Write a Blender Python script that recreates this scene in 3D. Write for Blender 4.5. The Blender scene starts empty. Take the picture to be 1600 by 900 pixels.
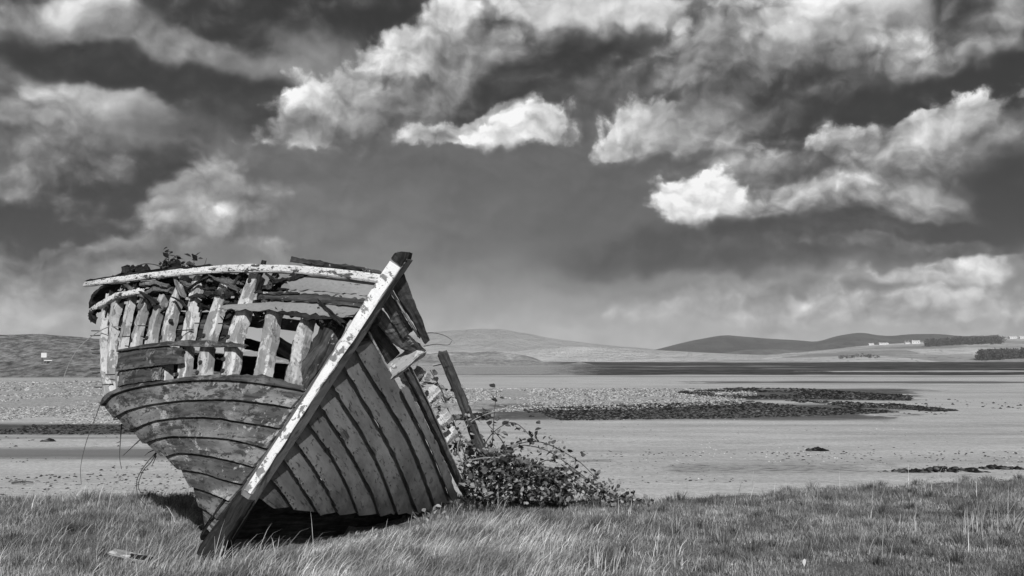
import bpy, math, random
import numpy as np
from mathutils import Vector

# ------------------------------------------------------------------ basics
random.seed(7)
rng = np.random.default_rng(7)
scn = bpy.context.scene
COL = scn.collection
FPX = 1570.0                      # focal length in photo pixels (1600 px wide)
CAM = np.array([0.0, 0.0, 1.6])
PITCH = math.atan(113 / FPX)

# ------------------------------------------------------------------ camera
cd = bpy.data.cameras.new('camera')
cd.sensor_width = 36.0
cd.lens = FPX / 1600 * 36.0
cd.clip_start = 0.1
cd.clip_end = 60000
cam = bpy.data.objects.new('camera', cd)
COL.objects.link(cam)
cam.location = CAM
cam.rotation_euler = (math.pi / 2 + PITCH, 0, 0)
scn.camera = cam

_f = np.array([0, math.cos(PITCH), math.sin(PITCH)])
_u = np.array([0, -math.sin(PITCH), math.cos(PITCH)])
_r = np.array([1.0, 0, 0])


def ray(px, py):
    return _r * ((px - 800) / FPX) + _u * ((450 - py) / FPX) + _f


def at(px, py, Y):
    """world point seen at photo pixel px,py that lies Y metres in front"""
    d = ray(px, py)
    return CAM + d * (Y / d[1])


def on_z(px, py, z):
    d = ray(px, py)
    return CAM + d * ((z - CAM[2]) / d[2])


# ------------------------------------------------------------------ sun
SUN = np.array([0.13, -0.84, 0.53])
SUN /= np.linalg.norm(SUN)
SUN_EL = math.asin(SUN[2])
sd = bpy.data.lights.new('sun', 'SUN')
sd.energy = 4.6
sd.angle = math.radians(0.5)
sd.color = (1, 1, 1)
sun = bpy.data.objects.new('sun', sd)
COL.objects.link(sun)
sun.location = (-20, -60, 60)
sun.rotation_euler = Vector(tuple(-SUN)).to_track_quat('-Z', 'Y').to_euler()

# ------------------------------------------------------------------ exposure
scn.view_settings.view_transform = 'Standard'
scn.view_settings.look = 'None'
scn.view_settings.gamma = 1.0
scn.view_settings.exposure = 0.0
scn.view_settings.use_curve_mapping = False
scn.cycles.use_denoising = True
scn.cycles.adaptive_threshold = 0.015
scn.cycles.max_bounces = 5
scn.cycles.diffuse_bounces = 3
scn.cycles.glossy_bounces = 2
scn.cycles.transmission_bounces = 2
scn.cycles.volume_bounces = 0
scn.cycles.transparent_max_bounces = 6

# ------------------------------------------------------------------ sky
world = bpy.data.worlds.new('World')
scn.world = world
world.use_nodes = True


class NT:
    """tiny node-tree helper"""

    def __init__(self, tree):
        self.t = tree
        tree.nodes.clear()

    def n(self, typ, **kw):
        nd = self.t.nodes.new(typ)
        for k, v in kw.items():
            setattr(nd, k, v)
        return nd

    def put(self, sock, v):
        if isinstance(v, bpy.types.NodeSocket):
            self.t.links.new(v, sock)
        else:
            sock.default_value = v

    def math(self, op, a, b=0.0, c=0.0, clamp=False):
        nd = self.n('ShaderNodeMath', operation=op, use_clamp=clamp)
        self.put(nd.inputs[0], a)
        self.put(nd.inputs[1], b)
        if op in ('MULTIPLY_ADD', 'SMOOTH_MIN', 'SMOOTH_MAX', 'COMPARE'):
            self.put(nd.inputs[2], c)
        return nd.outputs[0]

    def vmath(self, op, a, b=None, scale=None):
        nd = self.n('ShaderNodeVectorMath', operation=op)
        self.put(nd.inputs[0], a)
        if b is not None:
            self.put(nd.inputs[1], b)
        if scale is not None:
            self.put(nd.inputs['Scale'], scale)
        return nd.outputs['Value'] if op in ('LENGTH', 'DOT_PRODUCT', 'DISTANCE') else nd.outputs[0]

    def noise(self, vec, scale, detail=6, rough=0.55, dist=0.0, lac=2.0, out=0):
        nd = self.n('ShaderNodeTexNoise')
        self.put(nd.inputs['Vector'], vec)
        self.put(nd.inputs['Scale'], scale)
        nd.inputs['Detail'].default_value = detail
        nd.inputs['Roughness'].default_value = rough
        nd.inputs['Lacunarity'].default_value = lac
        nd.inputs['Distortion'].default_value = dist
        return nd.outputs[out]

    def ramp(self, fac, lo, hi, a=0.0, b=1.0, smooth=True):
        nd = self.n('ShaderNodeMapRange', interpolation_type='SMOOTHSTEP' if smooth else 'LINEAR')
        self.put(nd.inputs[0], fac)
        self.put(nd.inputs[1], lo)
        self.put(nd.inputs[2], hi)
        self.put(nd.inputs[3], a)
        self.put(nd.inputs[4], b)
        return nd.outputs[0]

    def mix(self, fac, a, b):
        nd = self.n('ShaderNodeMix', data_type='FLOAT')
        self.put(nd.inputs[0], fac)
        self.put(nd.inputs[2], a)
        self.put(nd.inputs[3], b)
        return nd.outputs[0]

    def mapping(self, vec, loc=(0, 0, 0), rot=(0, 0, 0), scale=(1, 1, 1), typ='POINT'):
        nd = self.n('ShaderNodeMapping', vector_type=typ)
        self.put(nd.inputs[0], vec)
        nd.inputs[1].default_value = loc
        nd.inputs[2].default_value = rot
        nd.inputs[3].default_value = scale
        return nd.outputs[0]

    def comb(self, x, y, z=0.0):
        nd = self.n('ShaderNodeCombineXYZ')
        self.put(nd.inputs[0], x)
        self.put(nd.inputs[1], y)
        self.put(nd.inputs[2], z)
        return nd.outputs[0]

    def sep(self, v):
        nd = self.n('ShaderNodeSeparateXYZ')
        self.put(nd.inputs[0], v)
        return nd.outputs


def azel(px, py):
    d = ray(px, py)
    d = d / np.linalg.norm(d)
    return math.atan2(d[0], d[1]), math.asin(d[2])


def build_sky():
    t = NT(world.node_tree)
    tc = t.n('ShaderNodeTexCoord').outputs['Generated']
    x, y, z = t.sep(tc)
    az = t.math('ARCTAN2', x, y)
    el = t.math('ARCSINE', z)
    flat = t.comb(az, el, 0.0)
    # clear air: Nishita seen through a red filter
    sky = t.n('ShaderNodeTexSky', sky_type='NISHITA', sun_disc=False)
    sky.sun_elevation = SUN_EL
    sky.sun_rotation = math.atan2(SUN[0], SUN[1])
    sky.air_density = 1.0
    sky.dust_density = 1.0
    sc = t.n('ShaderNodeSeparateColor')
    t.put(sc.inputs[0], sky.outputs[0])
    clear = t.math('MULTIPLY', sc.outputs[0], 0.040)
    # domain warp + shared cloud noises
    def noise2(vec, scale, detail, rough, out=0):
        nd = t.n('ShaderNodeTexNoise', noise_dimensions='2D')
        t.put(nd.inputs['Vector'], vec)
        nd.inputs['Scale'].default_value = scale
        nd.inputs['Detail'].default_value = detail
        nd.inputs['Roughness'].default_value = rough
        return nd.outputs[out]

    def puffs(vec):
        nd = t.n('ShaderNodeTexVoronoi', voronoi_dimensions='2D', feature='F1')
        t.put(nd.inputs['Vector'], vec)
        nd.inputs['Scale'].default_value = 17.0
        nd.inputs['Detail'].default_value = 2.0
        nd.inputs['Roughness'].default_value = 0.5
        nd.inputs['Lacunarity'].default_value = 2.3
        return nd.outputs['Distance']
    warp = noise2(flat, 9.0, 4, 0.55, 1)
    wv = t.vmath('SCALE', t.vmath('SUBTRACT', warp, (0.5, 0.5, 0.5)), scale=0.06)
    W0 = t.vmath('MULTIPLY', t.vmath('ADD', flat, wv), (1, 1, 0))
    warp2 = noise2(flat, 42.0, 4, 0.6, 1)
    w2 = t.vmath('SCALE', t.vmath('SUBTRACT', warp2, (0.5, 0.5, 0.5)), scale=0.020)
    W = t.vmath('MULTIPLY', t.vmath('ADD', W0, w2), (1, 1, 0))
    st = t.vmath('MULTIPLY', t.vmath('ADD', flat, t.vmath('SCALE', t.vmath('ADD', wv, w2), scale=0.55)), (1.0, 1.3, 0.0))
    st2 = t.vmath('ADD', st, (0.006, -0.012, 0.0))
    nA = noise2(st, 10.0, 7, 0.52)
    nB = noise2(st2, 10.0, 7, 0.52)
    nF = noise2(W, 55.0, 4, 0.6)
    pA, pB = puffs(st), puffs(st2)
    relief = t.math('MULTIPLY_ADD', t.math('SUBTRACT', pB, pA), 0.22, t.math('SUBTRACT', nA, nB))   # lit from upper left
    n0 = t.math('MULTIPLY_ADD', t.math('SUBTRACT', 0.42, pA), 0.45, t.math('MULTIPLY_ADD', t.math('SUBTRACT', nA, 0.5), 0.8, t.math('MULTIPLY', t.math('SUBTRACT', nF, 0.5), 0.22)))
    # whole-sky broken cloud deck (also outside the frame)
    zc = t.math('ADD', t.math('MAXIMUM', z, 0.0), 0.12)
    deck = t.comb(t.math('DIVIDE', x, zc), t.math('DIVIDE', y, zc), 0.0)
    nd1 = t.noise(deck, 0.9, 8, 0.58, 0.4)
    nd2 = t.noise(t.vmath('ADD', deck, (0.10, 0.12, 0)), 0.9, 8, 0.58, 0.4)
    drel = t.math('SUBTRACT', nd1, nd2)
    dmask = t.ramp(nd1, 0.42, 0.62)
    dval = t.math('ADD', 0.46, t.math('MULTIPLY', drel, 1.6))
    L0 = t.math('POWER', clear, 1 / 2.2)
    D = t.math('MULTIPLY_ADD', n0, 0.34, relief)

    def shade(L):
        L = t.math('MULTIPLY_ADD', t.math('SUBTRACT', L, 0.50), 1.34, 0.47)
        L = t.math('MINIMUM', t.math('SMOOTH_MAX', L, 0.15, 0.22), 1.0)
        lin = t.math('MULTIPLY', t.math('POWER', L, 2.2), 10.0)
        bg = t.n('ShaderNodeBackground')
        cc = t.n('ShaderNodeCombineColor')
        for i in range(3):
            t.put(cc.inputs[i], lin)
        t.put(bg.inputs[0], cc.outputs[0])
        bg.inputs[1].default_value = 0.1
        return bg.outputs[0]

    def mixs(fac, A, B):
        m = t.n('ShaderNodeMixShader')
        t.put(m.inputs[0], fac)
        t.put(m.inputs[1], A)
        t.put(m.inputs[2], B)
        return m.outputs[0]

    # the clouds of the day: centre px, py, half-width, half-height, tilt, top value, base value, softness, raggedness, opacity
    # (worked through in vertical slices of the sky so that each direction only meets its own clouds)
    cuts = [-1e9, 1e9]
    shader = None
    for c in range(len(cuts) - 1):
        L = L0
        for (px, py, rx, ry, rot, v1, v2, soft, rag, op) in CLOUDS:
            ext = abs(rx * math.cos(math.radians(rot))) + abs(ry * math.sin(math.radians(rot)))
            ext = ext * (1.05 + soft * .5 + rag * .25) + 60
            if px + ext < cuts[c] or px - ext > cuts[c + 1]:
                continue
            a, e = azel(px, py)
            mp = t.n('ShaderNodeMapping', vector_type='TEXTURE')
            t.put(mp.inputs[0], W if soft < 0.6 else W0)
            t.put(mp.inputs[1], t.comb(a, e, L))             # L here only keeps evaluation in order
            mp.inputs[2].default_value = (0, 0, math.radians(rot))
            mp.inputs[3].default_value = (rx / FPX, ry / FPX, 1e6)
            m = mp.outputs[0]
            r = t.vmath('LENGTH', m)
            _, my, _ = t.sep(m)
            fld = t.math('MULTIPLY_ADD', n0, -0.9 * rag, r)
            sf = soft * (0.72 if soft <= 0.6 else 1.0)
            mk = t.ramp(fld, 1 - sf * 0.5 - 0.02, 1 + sf * 0.5, op, 0.0)
            val = t.math('MULTIPLY_ADD', my, (v1 - v2) * .5, (v1 + v2) * .5)
            val = t.math('MULTIPLY_ADD', D, rag * (0.72 if soft <= 0.6 else 0.55) + 0.02, val)
            L = t.mix(mk, L, val)
        sh = shade(L)
        if shader is None:
            shader = sh
        else:
            edge = azel(cuts[c], 450)[0]
            shader = mixs(t.math('GREATER_THAN', az, edge), shader, sh)
    # away from the picture: the same broken deck all round
    aw = t.ramp(t.math('ABSOLUTE', az), 0.52, 0.75)
    ew = t.ramp(el, 0.36, 0.5)
    dw = t.math('MAXIMUM', aw, ew)
    out_sh = shade(t.mix(t.ramp(el, -0.03, -0.005), 0.45, t.mix(dmask, L0, dval)))
    shader = mixs(dw, shader, out_sh)
    out = t.n('ShaderNodeOutputWorld')
    t.put(out.inputs[0], shader)
    world.cycles.sampling_method = 'MANUAL'
    world.cycles.sample_map_resolution = 256


CLOUDS = [
    # broad tones
    (800, 20, 1000, 120, 0, .42, .40, 1.2, .5, .8),
    (760, 330, 330, 170, 0, .43, .45, 1.0, .15, .9),
    (980, 300, 210, 130, 0, .42, .40, 1.0, .1, .8),
    (800, 525, 1150, 110, 0, .52, .84, 1.1, .15, .9),
    (470, 330, 180, 110, 0, .45, .48, 1.0, .2, .8),
    (30, 235, 90, 70, 0, .36, .46, .8, .1, .9),
    (620, 150, 260, 70, 20, .50, .44, 1.0, .9, .7),
    (1060, 150, 260, 90, 5, .50, .44, 1.0, .9, .7),
    (1420, 240, 300, 110, 5, .50, .44, 1.0, .9, .8),
    (120, 200, 200, 90, 0, .50, .42, 1.0, .9, .7),
    # top left
    (400, 95, 260, 60, -6, .58, .52, .9, .4, .9),
    (560, 12, 360, 62, 4, .24, .30, .7, .9, .97),
    (350, 50, 90, 26, -15, .30, .34, .7, 1.1, .85),
    (700, 12, 130, 36, 0, .30, .32, .8, .8, .8),
    (60, 45, 160, 40, 0, .60, .54, .8, .9, .9),
    (140, 10, 66, 28, 0, .86, .74, .7, .7, .95),
    (250, 62, 120, 30, -8, .58, .48, .8, .8, .85),
    (60, 130, 120, 56, 10, .52, .50, .8, .9, .9),
    (170, 105, 210, 32, -8, .26, .28, .7, .8, .97),
    (320, 148, 210, 38, -9, .28, .25, .7, .5, .97),
    (30, 180, 120, 26, 6, .60, .54, .7, .9, .9),
    # left column
    (170, 160, 105, 26, 2, .78, .64, .7, .8, .95),
    (175, 210, 105, 66, 0, .68, .52, .8, .9, .95),
    (222, 205, 50, 56, 0, .80, .66, 1.0, .5, .8),
    (300, 230, 120, 70, 0, .44, .40, 1.0, .3, .7),
    (160, 285, 130, 46, 15, .30, .24, .7, 1.1, .95),
    (50, 352, 170, 46, 8, .28, .24, .55, 1.2, .97),
    (215, 320, 110, 62, 30, .30, .26, .7, 1.1, .95),
    (4, 300, 34, 28, 0, .70, .44, .9, 1.4, .8),
    (90, 260, 120, 40, 20, .56, .40, .8, 1.3, .7),
    (150, 330, 60, 40, 30, .46, .34, .8, 1.4, .7),
    (115, 340, 34, 44, 10, .54, .38, .9, 1.3, .75),
    (335, 320, 110, 70, 10, .62, .56, .6, .7, .95),
    (345, 354, 62, 26, 24, .80, .58, .8, 1.9, .8),
    (366, 348, 34, 14, 14, .84, .64, .9, 1.8, .7),
    (390, 330, 40, 46, 0, .56, .52, .8, 1.2, .7),
    (190, 390, 90, 26, 30, .68, .52, .7, 1.3, .9),
    (60, 430, 200, 36, 0, .58, .52, .8, 1.1, .9),
    (40, 398, 130, 16, 0, .40, .42, .9, 1.1, .8),
    (260, 375, 70, 26, 20, .48, .44, .8, 1.2, .8),
    (330, 425, 160, 30, 0, .54, .54, .9, .8, .8),
    (440, 405, 56, 18, -20, .64, .56, .9, 1.4, .75),
    (60, 485, 260, 40, 0, .66, .70, 1.0, .9, .85),
    (300, 470, 200, 40, 0, .58, .64, 1.0, .6, .7),
    # big cumulus, centre left
    (790, 110, 170, 74, 0, .40, .34, .8, .7, .95),
    (690, 90, 150, 72, 26, .66, .50, .7, 1.1, .95),
    (550, 150, 150, 50, 28, .74, .56, .5, 1.1, .98),
    (540, 125, 110, 44, 32, .88, .68, .5, 1.1, .95),
    (650, 80, 110, 46, 28, .90, .70, .55, 1.1, .95),
    (705, 42, 66, 36, 30, .88, .72, .6, 1.1, .95),
    (470, 180, 60, 22, 35, .74, .58, .6, 1.2, .9),
    (750, 85, 90, 40, 20, .58, .46, .8, 1.2, .8),
    (720, 155, 170, 26, 8, .40, .35, .9, 1.0, .85),
    (590, 190, 130, 22, 8, .54, .44, .9, 1.1, .75),
    (690, 205, 76, 24, 8, .76, .58, .55, 1.2, .95),
    (780, 180, 70, 28, 24, .76, .60, .55, 1.2, .95),
    (820, 200, 84, 38, 14, .94, .72, .5, 1.2, .98),
    (880, 258, 220, 30, 0, .43, .42, .9, .2, .9),
    # top centre
    (920, 10, 180, 42, -5, .90, .68, .7, .8, .95),
    (900, 88, 130, 32, 5, .33, .29, .7, .9, .95),
    (1075, 85, 100, 58, 10, .76, .54, .6, 1.2, .95),
    (1110, 75, 50, 34, 0, .82, .62, .7, 1.2, .8),
    (985, 195, 100, 42, 25, .88, .70, .5, 1.2, .98),
    (1075, 215, 160, 32, -2, .80, .62, .6, 1.1, .95),
    (1120, 170, 110, 44, 10, .62, .50, .7, 1.2, .9),
    (1060, 242, 130, 12, 0, .52, .46, .9, .9, .7),
    # upper right mass
    (1240, 80, 190, 110, 0, .60, .44, .8, 1.2, .95),
    (1330, 30, 160, 60, 0, .78, .58, .8, 1.1, .9),
    (1350, 6, 120, 26, 0, .94, .78, .8, .8, .9),
    (1520, 55, 160, 74, 0, .60, .44, .8, 1.2, .95),
    (1415, 92, 76, 46, 0, .74, .54, .6, 1.2, .95),
    (1500, 20, 50, 22, 0, .30, .32, .8, 1.1, .8),
    (1560, 85, 70, 24, 0, .62, .5, .8, 1.2, .8),
    (1200, 120, 70, 36, 20, .40, .36, .8, 1.3, .8),
    (1260, 195, 120, 50, 30, .33, .34, .7, 1.2, .95),
    (1340, 165, 150, 38, 12, .26, .24, .65, 1.0, .97),
    (1500, 142, 210, 38, 8, .22, .14, .65, .9, .98),
    (1590, 130, 70, 34, 0, .17, .14, .9, .6, .95),
    (1430, 150, 90, 22, 14, .40, .30, .9, 1.4, .6),
    (1540, 165, 80, 16, 10, .42, .32, .9, 1.3, .6),
    (560, 30, 120, 26, 6, .38, .34, .9, 1.3, .6),
    # right bank
    (1470, 265, 240, 92, 0, .62, .46, .7, 1.2, .97),
    (1460, 195, 160, 36, 18, .86, .64, .5, 1.2, .95),
    (1320, 228, 100, 38, 12, .76, .58, .55, 1.2, .95),
    (1560, 205, 100, 50, 0, .68, .54, .7, 1.2, .9),
    (1400, 258, 110, 34, 10, .72, .54, .6, 1.2, .9),
    (1200, 268, 140, 36, 0, .66, .56, .7, 1.2, .9),
    (1275, 318, 125, 60, 0, .72, .48, .6, 1.2, .98),
    (1280, 300, 70, 28, 0, .84, .66, .6, 1.2, .9),
    (1110, 315, 96, 56, 5, .99, .80, .45, 1.2, 1.0),
    (1150, 332, 80, 32, 0, .92, .76, .8, 1.2, .8),
    (1330, 348, 70, 18, 0, .40, .34, .9, 1.1, .8),
    (1450, 308, 110, 20, 2, .74, .54, .7, 1.2, .95),
    (1540, 275, 80, 24, 0, .44, .38, .9, 1.1, .7),
    (1595, 310, 60, 76, 0, .20, .12, .9, .6, .95),
    (1520, 354, 190, 18, 2, .22, .08, .7, .7, .98),
    (1150, 395, 270, 36, 0, .33, .29, .8, .5, .97),
    (1290, 372, 130, 24, 0, .29, .28, .8, .7, .9),
    (1440, 386, 150, 14, 0, .44, .36, .8, 1.0, .9),
    (1500, 415, 180, 17, 6, .76, .60, .6, 1.2, .95),
    (1440, 430, 150, 12, 4, .84, .68, .8, 1.0, .85),
    (1260, 456, 270, 16, 0, .54, .56, .9, .9, .8),
    (1500, 470, 260, 28, 3, .78, .68, .8, 1.3, .9),
    (1230, 492, 240, 26, 0, .72, .68, .9, 1.1, .8),
    (1450, 505, 260, 14, 0, .66, .72, .9, 1.0, .8),
    (900, 530, 420, 34, 0, .66, .78, 1.2, .3, .7),
]
build_sky()


# ------------------------------------------------------------------ numeric noise
def _hash(i, j, s=0):
    n = np.sin(i * 127.1 + j * 311.7 + s * 74.7) * 43758.5453
    return n - np.floor(n)


def vnoise(x, y, s=0):
    x = np.asarray(x, float)
    y = np.asarray(y, float)
    i, j = np.floor(x), np.floor(y)
    f, g = x - i, y - j
    f = f * f * (3 - 2 * f)
    g = g * g * (3 - 2 * g)
    a = _hash(i, j, s) * (1 - f) + _hash(i + 1, j, s) * f
    b = _hash(i, j + 1, s) * (1 - f) + _hash(i + 1, j + 1, s) * f
    return a * (1 - g) + b * g


def fbm(x, y, oct=4, s=0):
    r, a = 0.0, 0.5
    for k in range(oct):
        r = r + a * (vnoise(x * 2 ** k, y * 2 ** k, s + k) - 0.5)
        a *= 0.5
    return r


def sstep(a, b, x):
    t = np.clip((np.asarray(x, float) - a) / (b - a), 0, 1)
    return t * t * (3 - 2 * t)


# ------------------------------------------------------------------ objects
def tag(o, label=None, cat=None, group=None, kind=None):
    if label:
        o['label'] = label
    if cat:
        o['category'] = cat
    if group:
        o['group'] = group
    if kind:
        o['kind'] = kind
    return o


def empty(name, loc, label, cat, group=None, kind=None):
    o = bpy.data.objects.new(name, None)
    COL.objects.link(o)
    o.location = tuple(loc)
    o.empty_display_size = 0.1
    return tag(o, label, cat, group, kind)


def mesh(name, verts, faces, mat, parent=None, uvs=None, smooth=False, local=True):
    """faces: list of index tuples, or an (n,3)/(n,4) array. Vertices are world points."""
    v = np.asarray(verts, float).reshape(-1, 3)
    if parent is not None and local:
        off = np.zeros(3)
        p = parent
        while p is not None:
            off += np.array(p.location)
            p = p.parent
        v = v - off
    me = bpy.data.meshes.new(name)
    if isinstance(faces, np.ndarray):
        k = faces.shape[1]
        me.vertices.add(len(v))
        me.vertices.foreach_set('co', v.astype(np.float32).ravel())
        me.loops.add(faces.size)
        me.loops.foreach_set('vertex_index', faces.astype(np.int32).ravel())
        me.polygons.add(len(faces))
        me.polygons.foreach_set('loop_start', np.arange(0, faces.size, k, dtype=np.int32))
        me.polygons.foreach_set('loop_total', np.full(len(faces), k, dtype=np.int32))
        me.update(calc_edges=True)
    else:
        me.from_pydata([tuple(p) for p in v], [], faces)
    if uvs is not None:
        ul = me.uv_layers.new(name='UVMap')
        li = np.zeros(len(me.loops), dtype=np.int32)
        me.loops.foreach_get('vertex_index', li)
        ul.data.foreach_set('uv', np.asarray(uvs, np.float32)[li].ravel())
    if smooth:
        me.polygons.foreach_set('use_smooth', np.ones(len(me.polygons), dtype=bool))
    me.materials.append(mat)
    o = bpy.data.objects.new(name, me)
    COL.objects.link(o)
    if parent is not None:
        o.parent = parent
    return o


# ------------------------------------------------------------------ materials (all neutral grey: the photo is black and white)
def new_mat(name):
    m = bpy.data.materials.new(name)
    m.use_nodes = True
    return m, NT(m.node_tree)


def finish(t, val, rough=0.85, bump=None, bstr=0.3, bdist=0.01, spec=0.25, trans=None):
    p = t.n('ShaderNodeBsdfPrincipled')
    cc = t.n('ShaderNodeCombineColor')
    for i in range(3):
        t.put(cc.inputs[i], val)
    t.put(p.inputs['Base Color'], cc.outputs[0])
    t.put(p.inputs['Roughness'], rough)
    p.inputs['Specular IOR Level'].default_value = spec
    if bump is not None:
        b = t.n('ShaderNodeBump')
        b.inputs['Strength'].default_value = bstr
        b.inputs['Distance'].default_value = bdist
        t.put(b.inputs['Height'], bump)
        t.t.links.new(b.outputs[0], p.inputs['Normal'])
    out = t.n('ShaderNodeOutputMaterial')
    sh = p.outputs[0]
    if trans:
        tr = t.n('ShaderNodeBsdfTranslucent')
        t.put(tr.inputs[0], cc.outputs[0])
        mx = t.n('ShaderNodeMixShader')
        mx.inputs[0].default_value = trans
        t.put(mx.inputs[1], sh)
        t.put(mx.inputs[2], tr.outputs[0])
        sh = mx.outputs[0]
    t.put(out.inputs[0], sh)


def wood_uv(t, sx=1.0, sy=1.0):
    uv = t.n('ShaderNodeUVMap').outputs[0]
    rnd = t.n('ShaderNodeObjectInfo').outputs['Random']
    off = t.comb(t.math('MULTIPLY', rnd, 37.0), t.math('MULTIPLY', rnd, 91.0), t.math('MULTIPLY', rnd, 13.0))
    return t.mapping(t.vmath('ADD', uv, off), scale=(sx, sy, 1.0))


def paint_mat(name, paint=(.30, .42), under=(.05, .16), cover=.5, soft=.04, scale=5.0, stretch=.55, chips=.62, light=None, rough=.75, spec=.3, bstr=.5, darks=None, low_shade=None):
    """peeling paint over weathered wood. paint/under: albedo ranges; cover ~ share of paint left"""
    m, t = new_mat(name)
    uv = wood_uv(t, stretch, 1.0)
    uvw = wood_uv(t, 1.0, 14.0)
    grain = t.noise(uvw, 2.2, 6, .65)
    wood_ = t.mix(t.ramp(grain, .30, .72), under[0], under[1])
    big = t.noise(uv, scale * .45, 4, .6)
    pv = t.mix(t.ramp(big, .32, .68), paint[0], paint[1])
    fine = t.noise(uv, scale * 9, 5, .7)
    pv = t.math('MULTIPLY', pv, t.ramp(fine, .2, .8, .86, 1.12))
    mn = t.noise(uv, scale, 9, .68, .3)
    thr = 0.5 + (0.5 - cover) * 0.55
    msk = t.ramp(mn, thr - soft, thr + soft)
    v = t.mix(msk, wood_, pv)
    if light:
        ln = t.noise(wood_uv(t, 1.0, .75), scale * 1.1, 9, .72, .3)
        lm = t.ramp(ln, light[0], light[0] + .06)
        v = t.mix(t.math('MULTIPLY', lm, .85), v, light[1])
    if darks:
        dn = t.noise(wood_uv(t, .8, .8), scale * 1.0, 9, .74, .3)
        v = t.mix(t.math('MULTIPLY', t.ramp(dn, darks[0], darks[0] + .05), .85), v, darks[1])
    if low_shade:  # darkens towards the ground, painting in the shade where planks curve under
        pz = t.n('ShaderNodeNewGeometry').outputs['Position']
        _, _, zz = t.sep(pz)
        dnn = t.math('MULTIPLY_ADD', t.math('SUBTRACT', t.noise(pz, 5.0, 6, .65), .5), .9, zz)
        v = t.math('MULTIPLY', v, t.ramp(dnn, low_shade[0], low_shade[1], .22, 1.0))
    ch = t.noise(uv, scale * 5.5, 6, .7, .5)
    cm = t.ramp(ch, chips, chips + .03)
    v = t.mix(t.math('MULTIPLY', cm, .8), v, t.math('MULTIPLY', wood_, .45))
    h = t.math('ADD', t.math('MULTIPLY', msk, .5), t.math('MULTIPLY', grain, .55))
    h = t.math('SUBTRACT', h, t.math('MULTIPLY', cm, .5))
    finish(t, v, rough, h, bstr, .006, spec)
    return m


def rough_wood(name, a=.02, b=.12, patch=None, bstr=.9):
    m, t = new_mat(name)
    uvw = wood_uv(t, 1.0, 12.0)
    g = t.noise(uvw, 2.4, 7, .7, .6)
    v = t.mix(t.ramp(g, .3, .72), a, b)
    n2 = t.noise(wood_uv(t, 1, 1), 7, 6, .65)
    v = t.math('MULTIPLY', v, t.ramp(n2, .3, .7, .55, 1.25))
    if patch:
        pm = t.ramp(t.noise(wood_uv(t, .8, 1.3), 9, 8, .7, .4), patch[0], patch[0] + .05)
        v = t.mix(pm, v, patch[1])
    finish(t, v, .9, t.math('ADD', g, t.math('MULTIPLY', n2, .6)), bstr, .012, .15)
    return m


def plain_mat(name, v, var=.15, scale=8, rough=.9, bstr=.4, bdist=.01, spec=.15):
    m, t = new_mat(name)
    pos = t.n('ShaderNodeNewGeometry').outputs['Position']
    n = t.noise(pos, scale, 6, .65)
    finish(t, t.math('MULTIPLY', t.ramp(n, .25, .75, 1 - var, 1 + var), v), rough, n, bstr, bdist, spec)
    return m


def leaf_mat(name, lo, hi, trans=.25, rough=.5, spec=.4, pw=1.0):
    m, t = new_mat(name)
    g = t.n('ShaderNodeNewGeometry')
    oi = t.n('ShaderNodeObjectInfo').outputs['Random']
    r = t.math('FRACT', t.math('ADD', g.outputs['Random Per Island'], t.math('MULTIPLY', oi, 7.31)))
    n = t.noise(g.outputs['Position'], 40, 3, .6)
    v = t.math('MULTIPLY', t.mix(t.math('POWER', r, pw), lo, hi), t.ramp(n, .3, .7, .8, 1.2))
    finish(t, v, rough, None, spec=spec, trans=trans)
    return m


M = {}
M['hull_star'] = paint_mat('weathered_hull_paint', (.07, .25), (.03, .09), .55, .035, 7.0, .5, .58, light=(.56, .38), darks=(.555, .025))
M['hull_star_dark'] = paint_mat('worn_upper_strake', (.08, .20), (.02, .09), .45, .04, 6.0, .5, .58, light=(.60, .32), darks=(.555, .02))
M['hull_port'] = paint_mat('smooth_grey_hull_paint', (.12, .28), (.04, .12), .74, .03, 5.0, .40, .58, rough=.5, spec=.4, bstr=.5, low_shade=(.0, .75))
M['strake_grey'] = paint_mat('grey_strake_paint', (.22, .28), (.03, .10), .80, .03, 6.0, .5, .64)
M['rib'] = paint_mat('pale_rib_paint', (.42, .60), (.22, .31), .50, .010, 7.0, .5, .60, darks=(.60, .03))
M['white'] = paint_mat('white_rail_paint', (.60, .74), (.03, .12), .62, .012, 12.0, .45, .56)
M['stem'] = paint_mat('stem_white_paint', (.72, .80), (.18, .24), .60, .008, 9.0, .9, .62)
M['stem_side'] = paint_mat('stem_side_paint', (.16, .24), (.05, .12), .6, .04, 6.0, .5, .62)
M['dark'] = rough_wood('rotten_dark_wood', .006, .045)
M['dark_patch'] = rough_wood('rotten_wood_with_paint_flakes', .012, .10, (.60, .42))
M['grey_wood'] = rough_wood('grey_weathered_wood', .06, .22)
M['post'] = rough_wood('dark_post_wood', .03, .13, bstr=.6)
M['iron'] = plain_mat('rusted_iron', .035, .4, 60, .8)
M['leaf'] = leaf_mat('bramble_leaf', .03, .38, pw=1.8)
M['leaf_dark'] = leaf_mat('dark_weed_leaf', .02, .06, .1)
M['leaf_pale'] = leaf_mat('pale_dock_leaf', .16, .42)
M['twig'] = plain_mat('dry_twig', .07, .4, 30)
M['twig_pale'] = plain_mat('pale_bramble_cane', .26, .3, 30)


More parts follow.
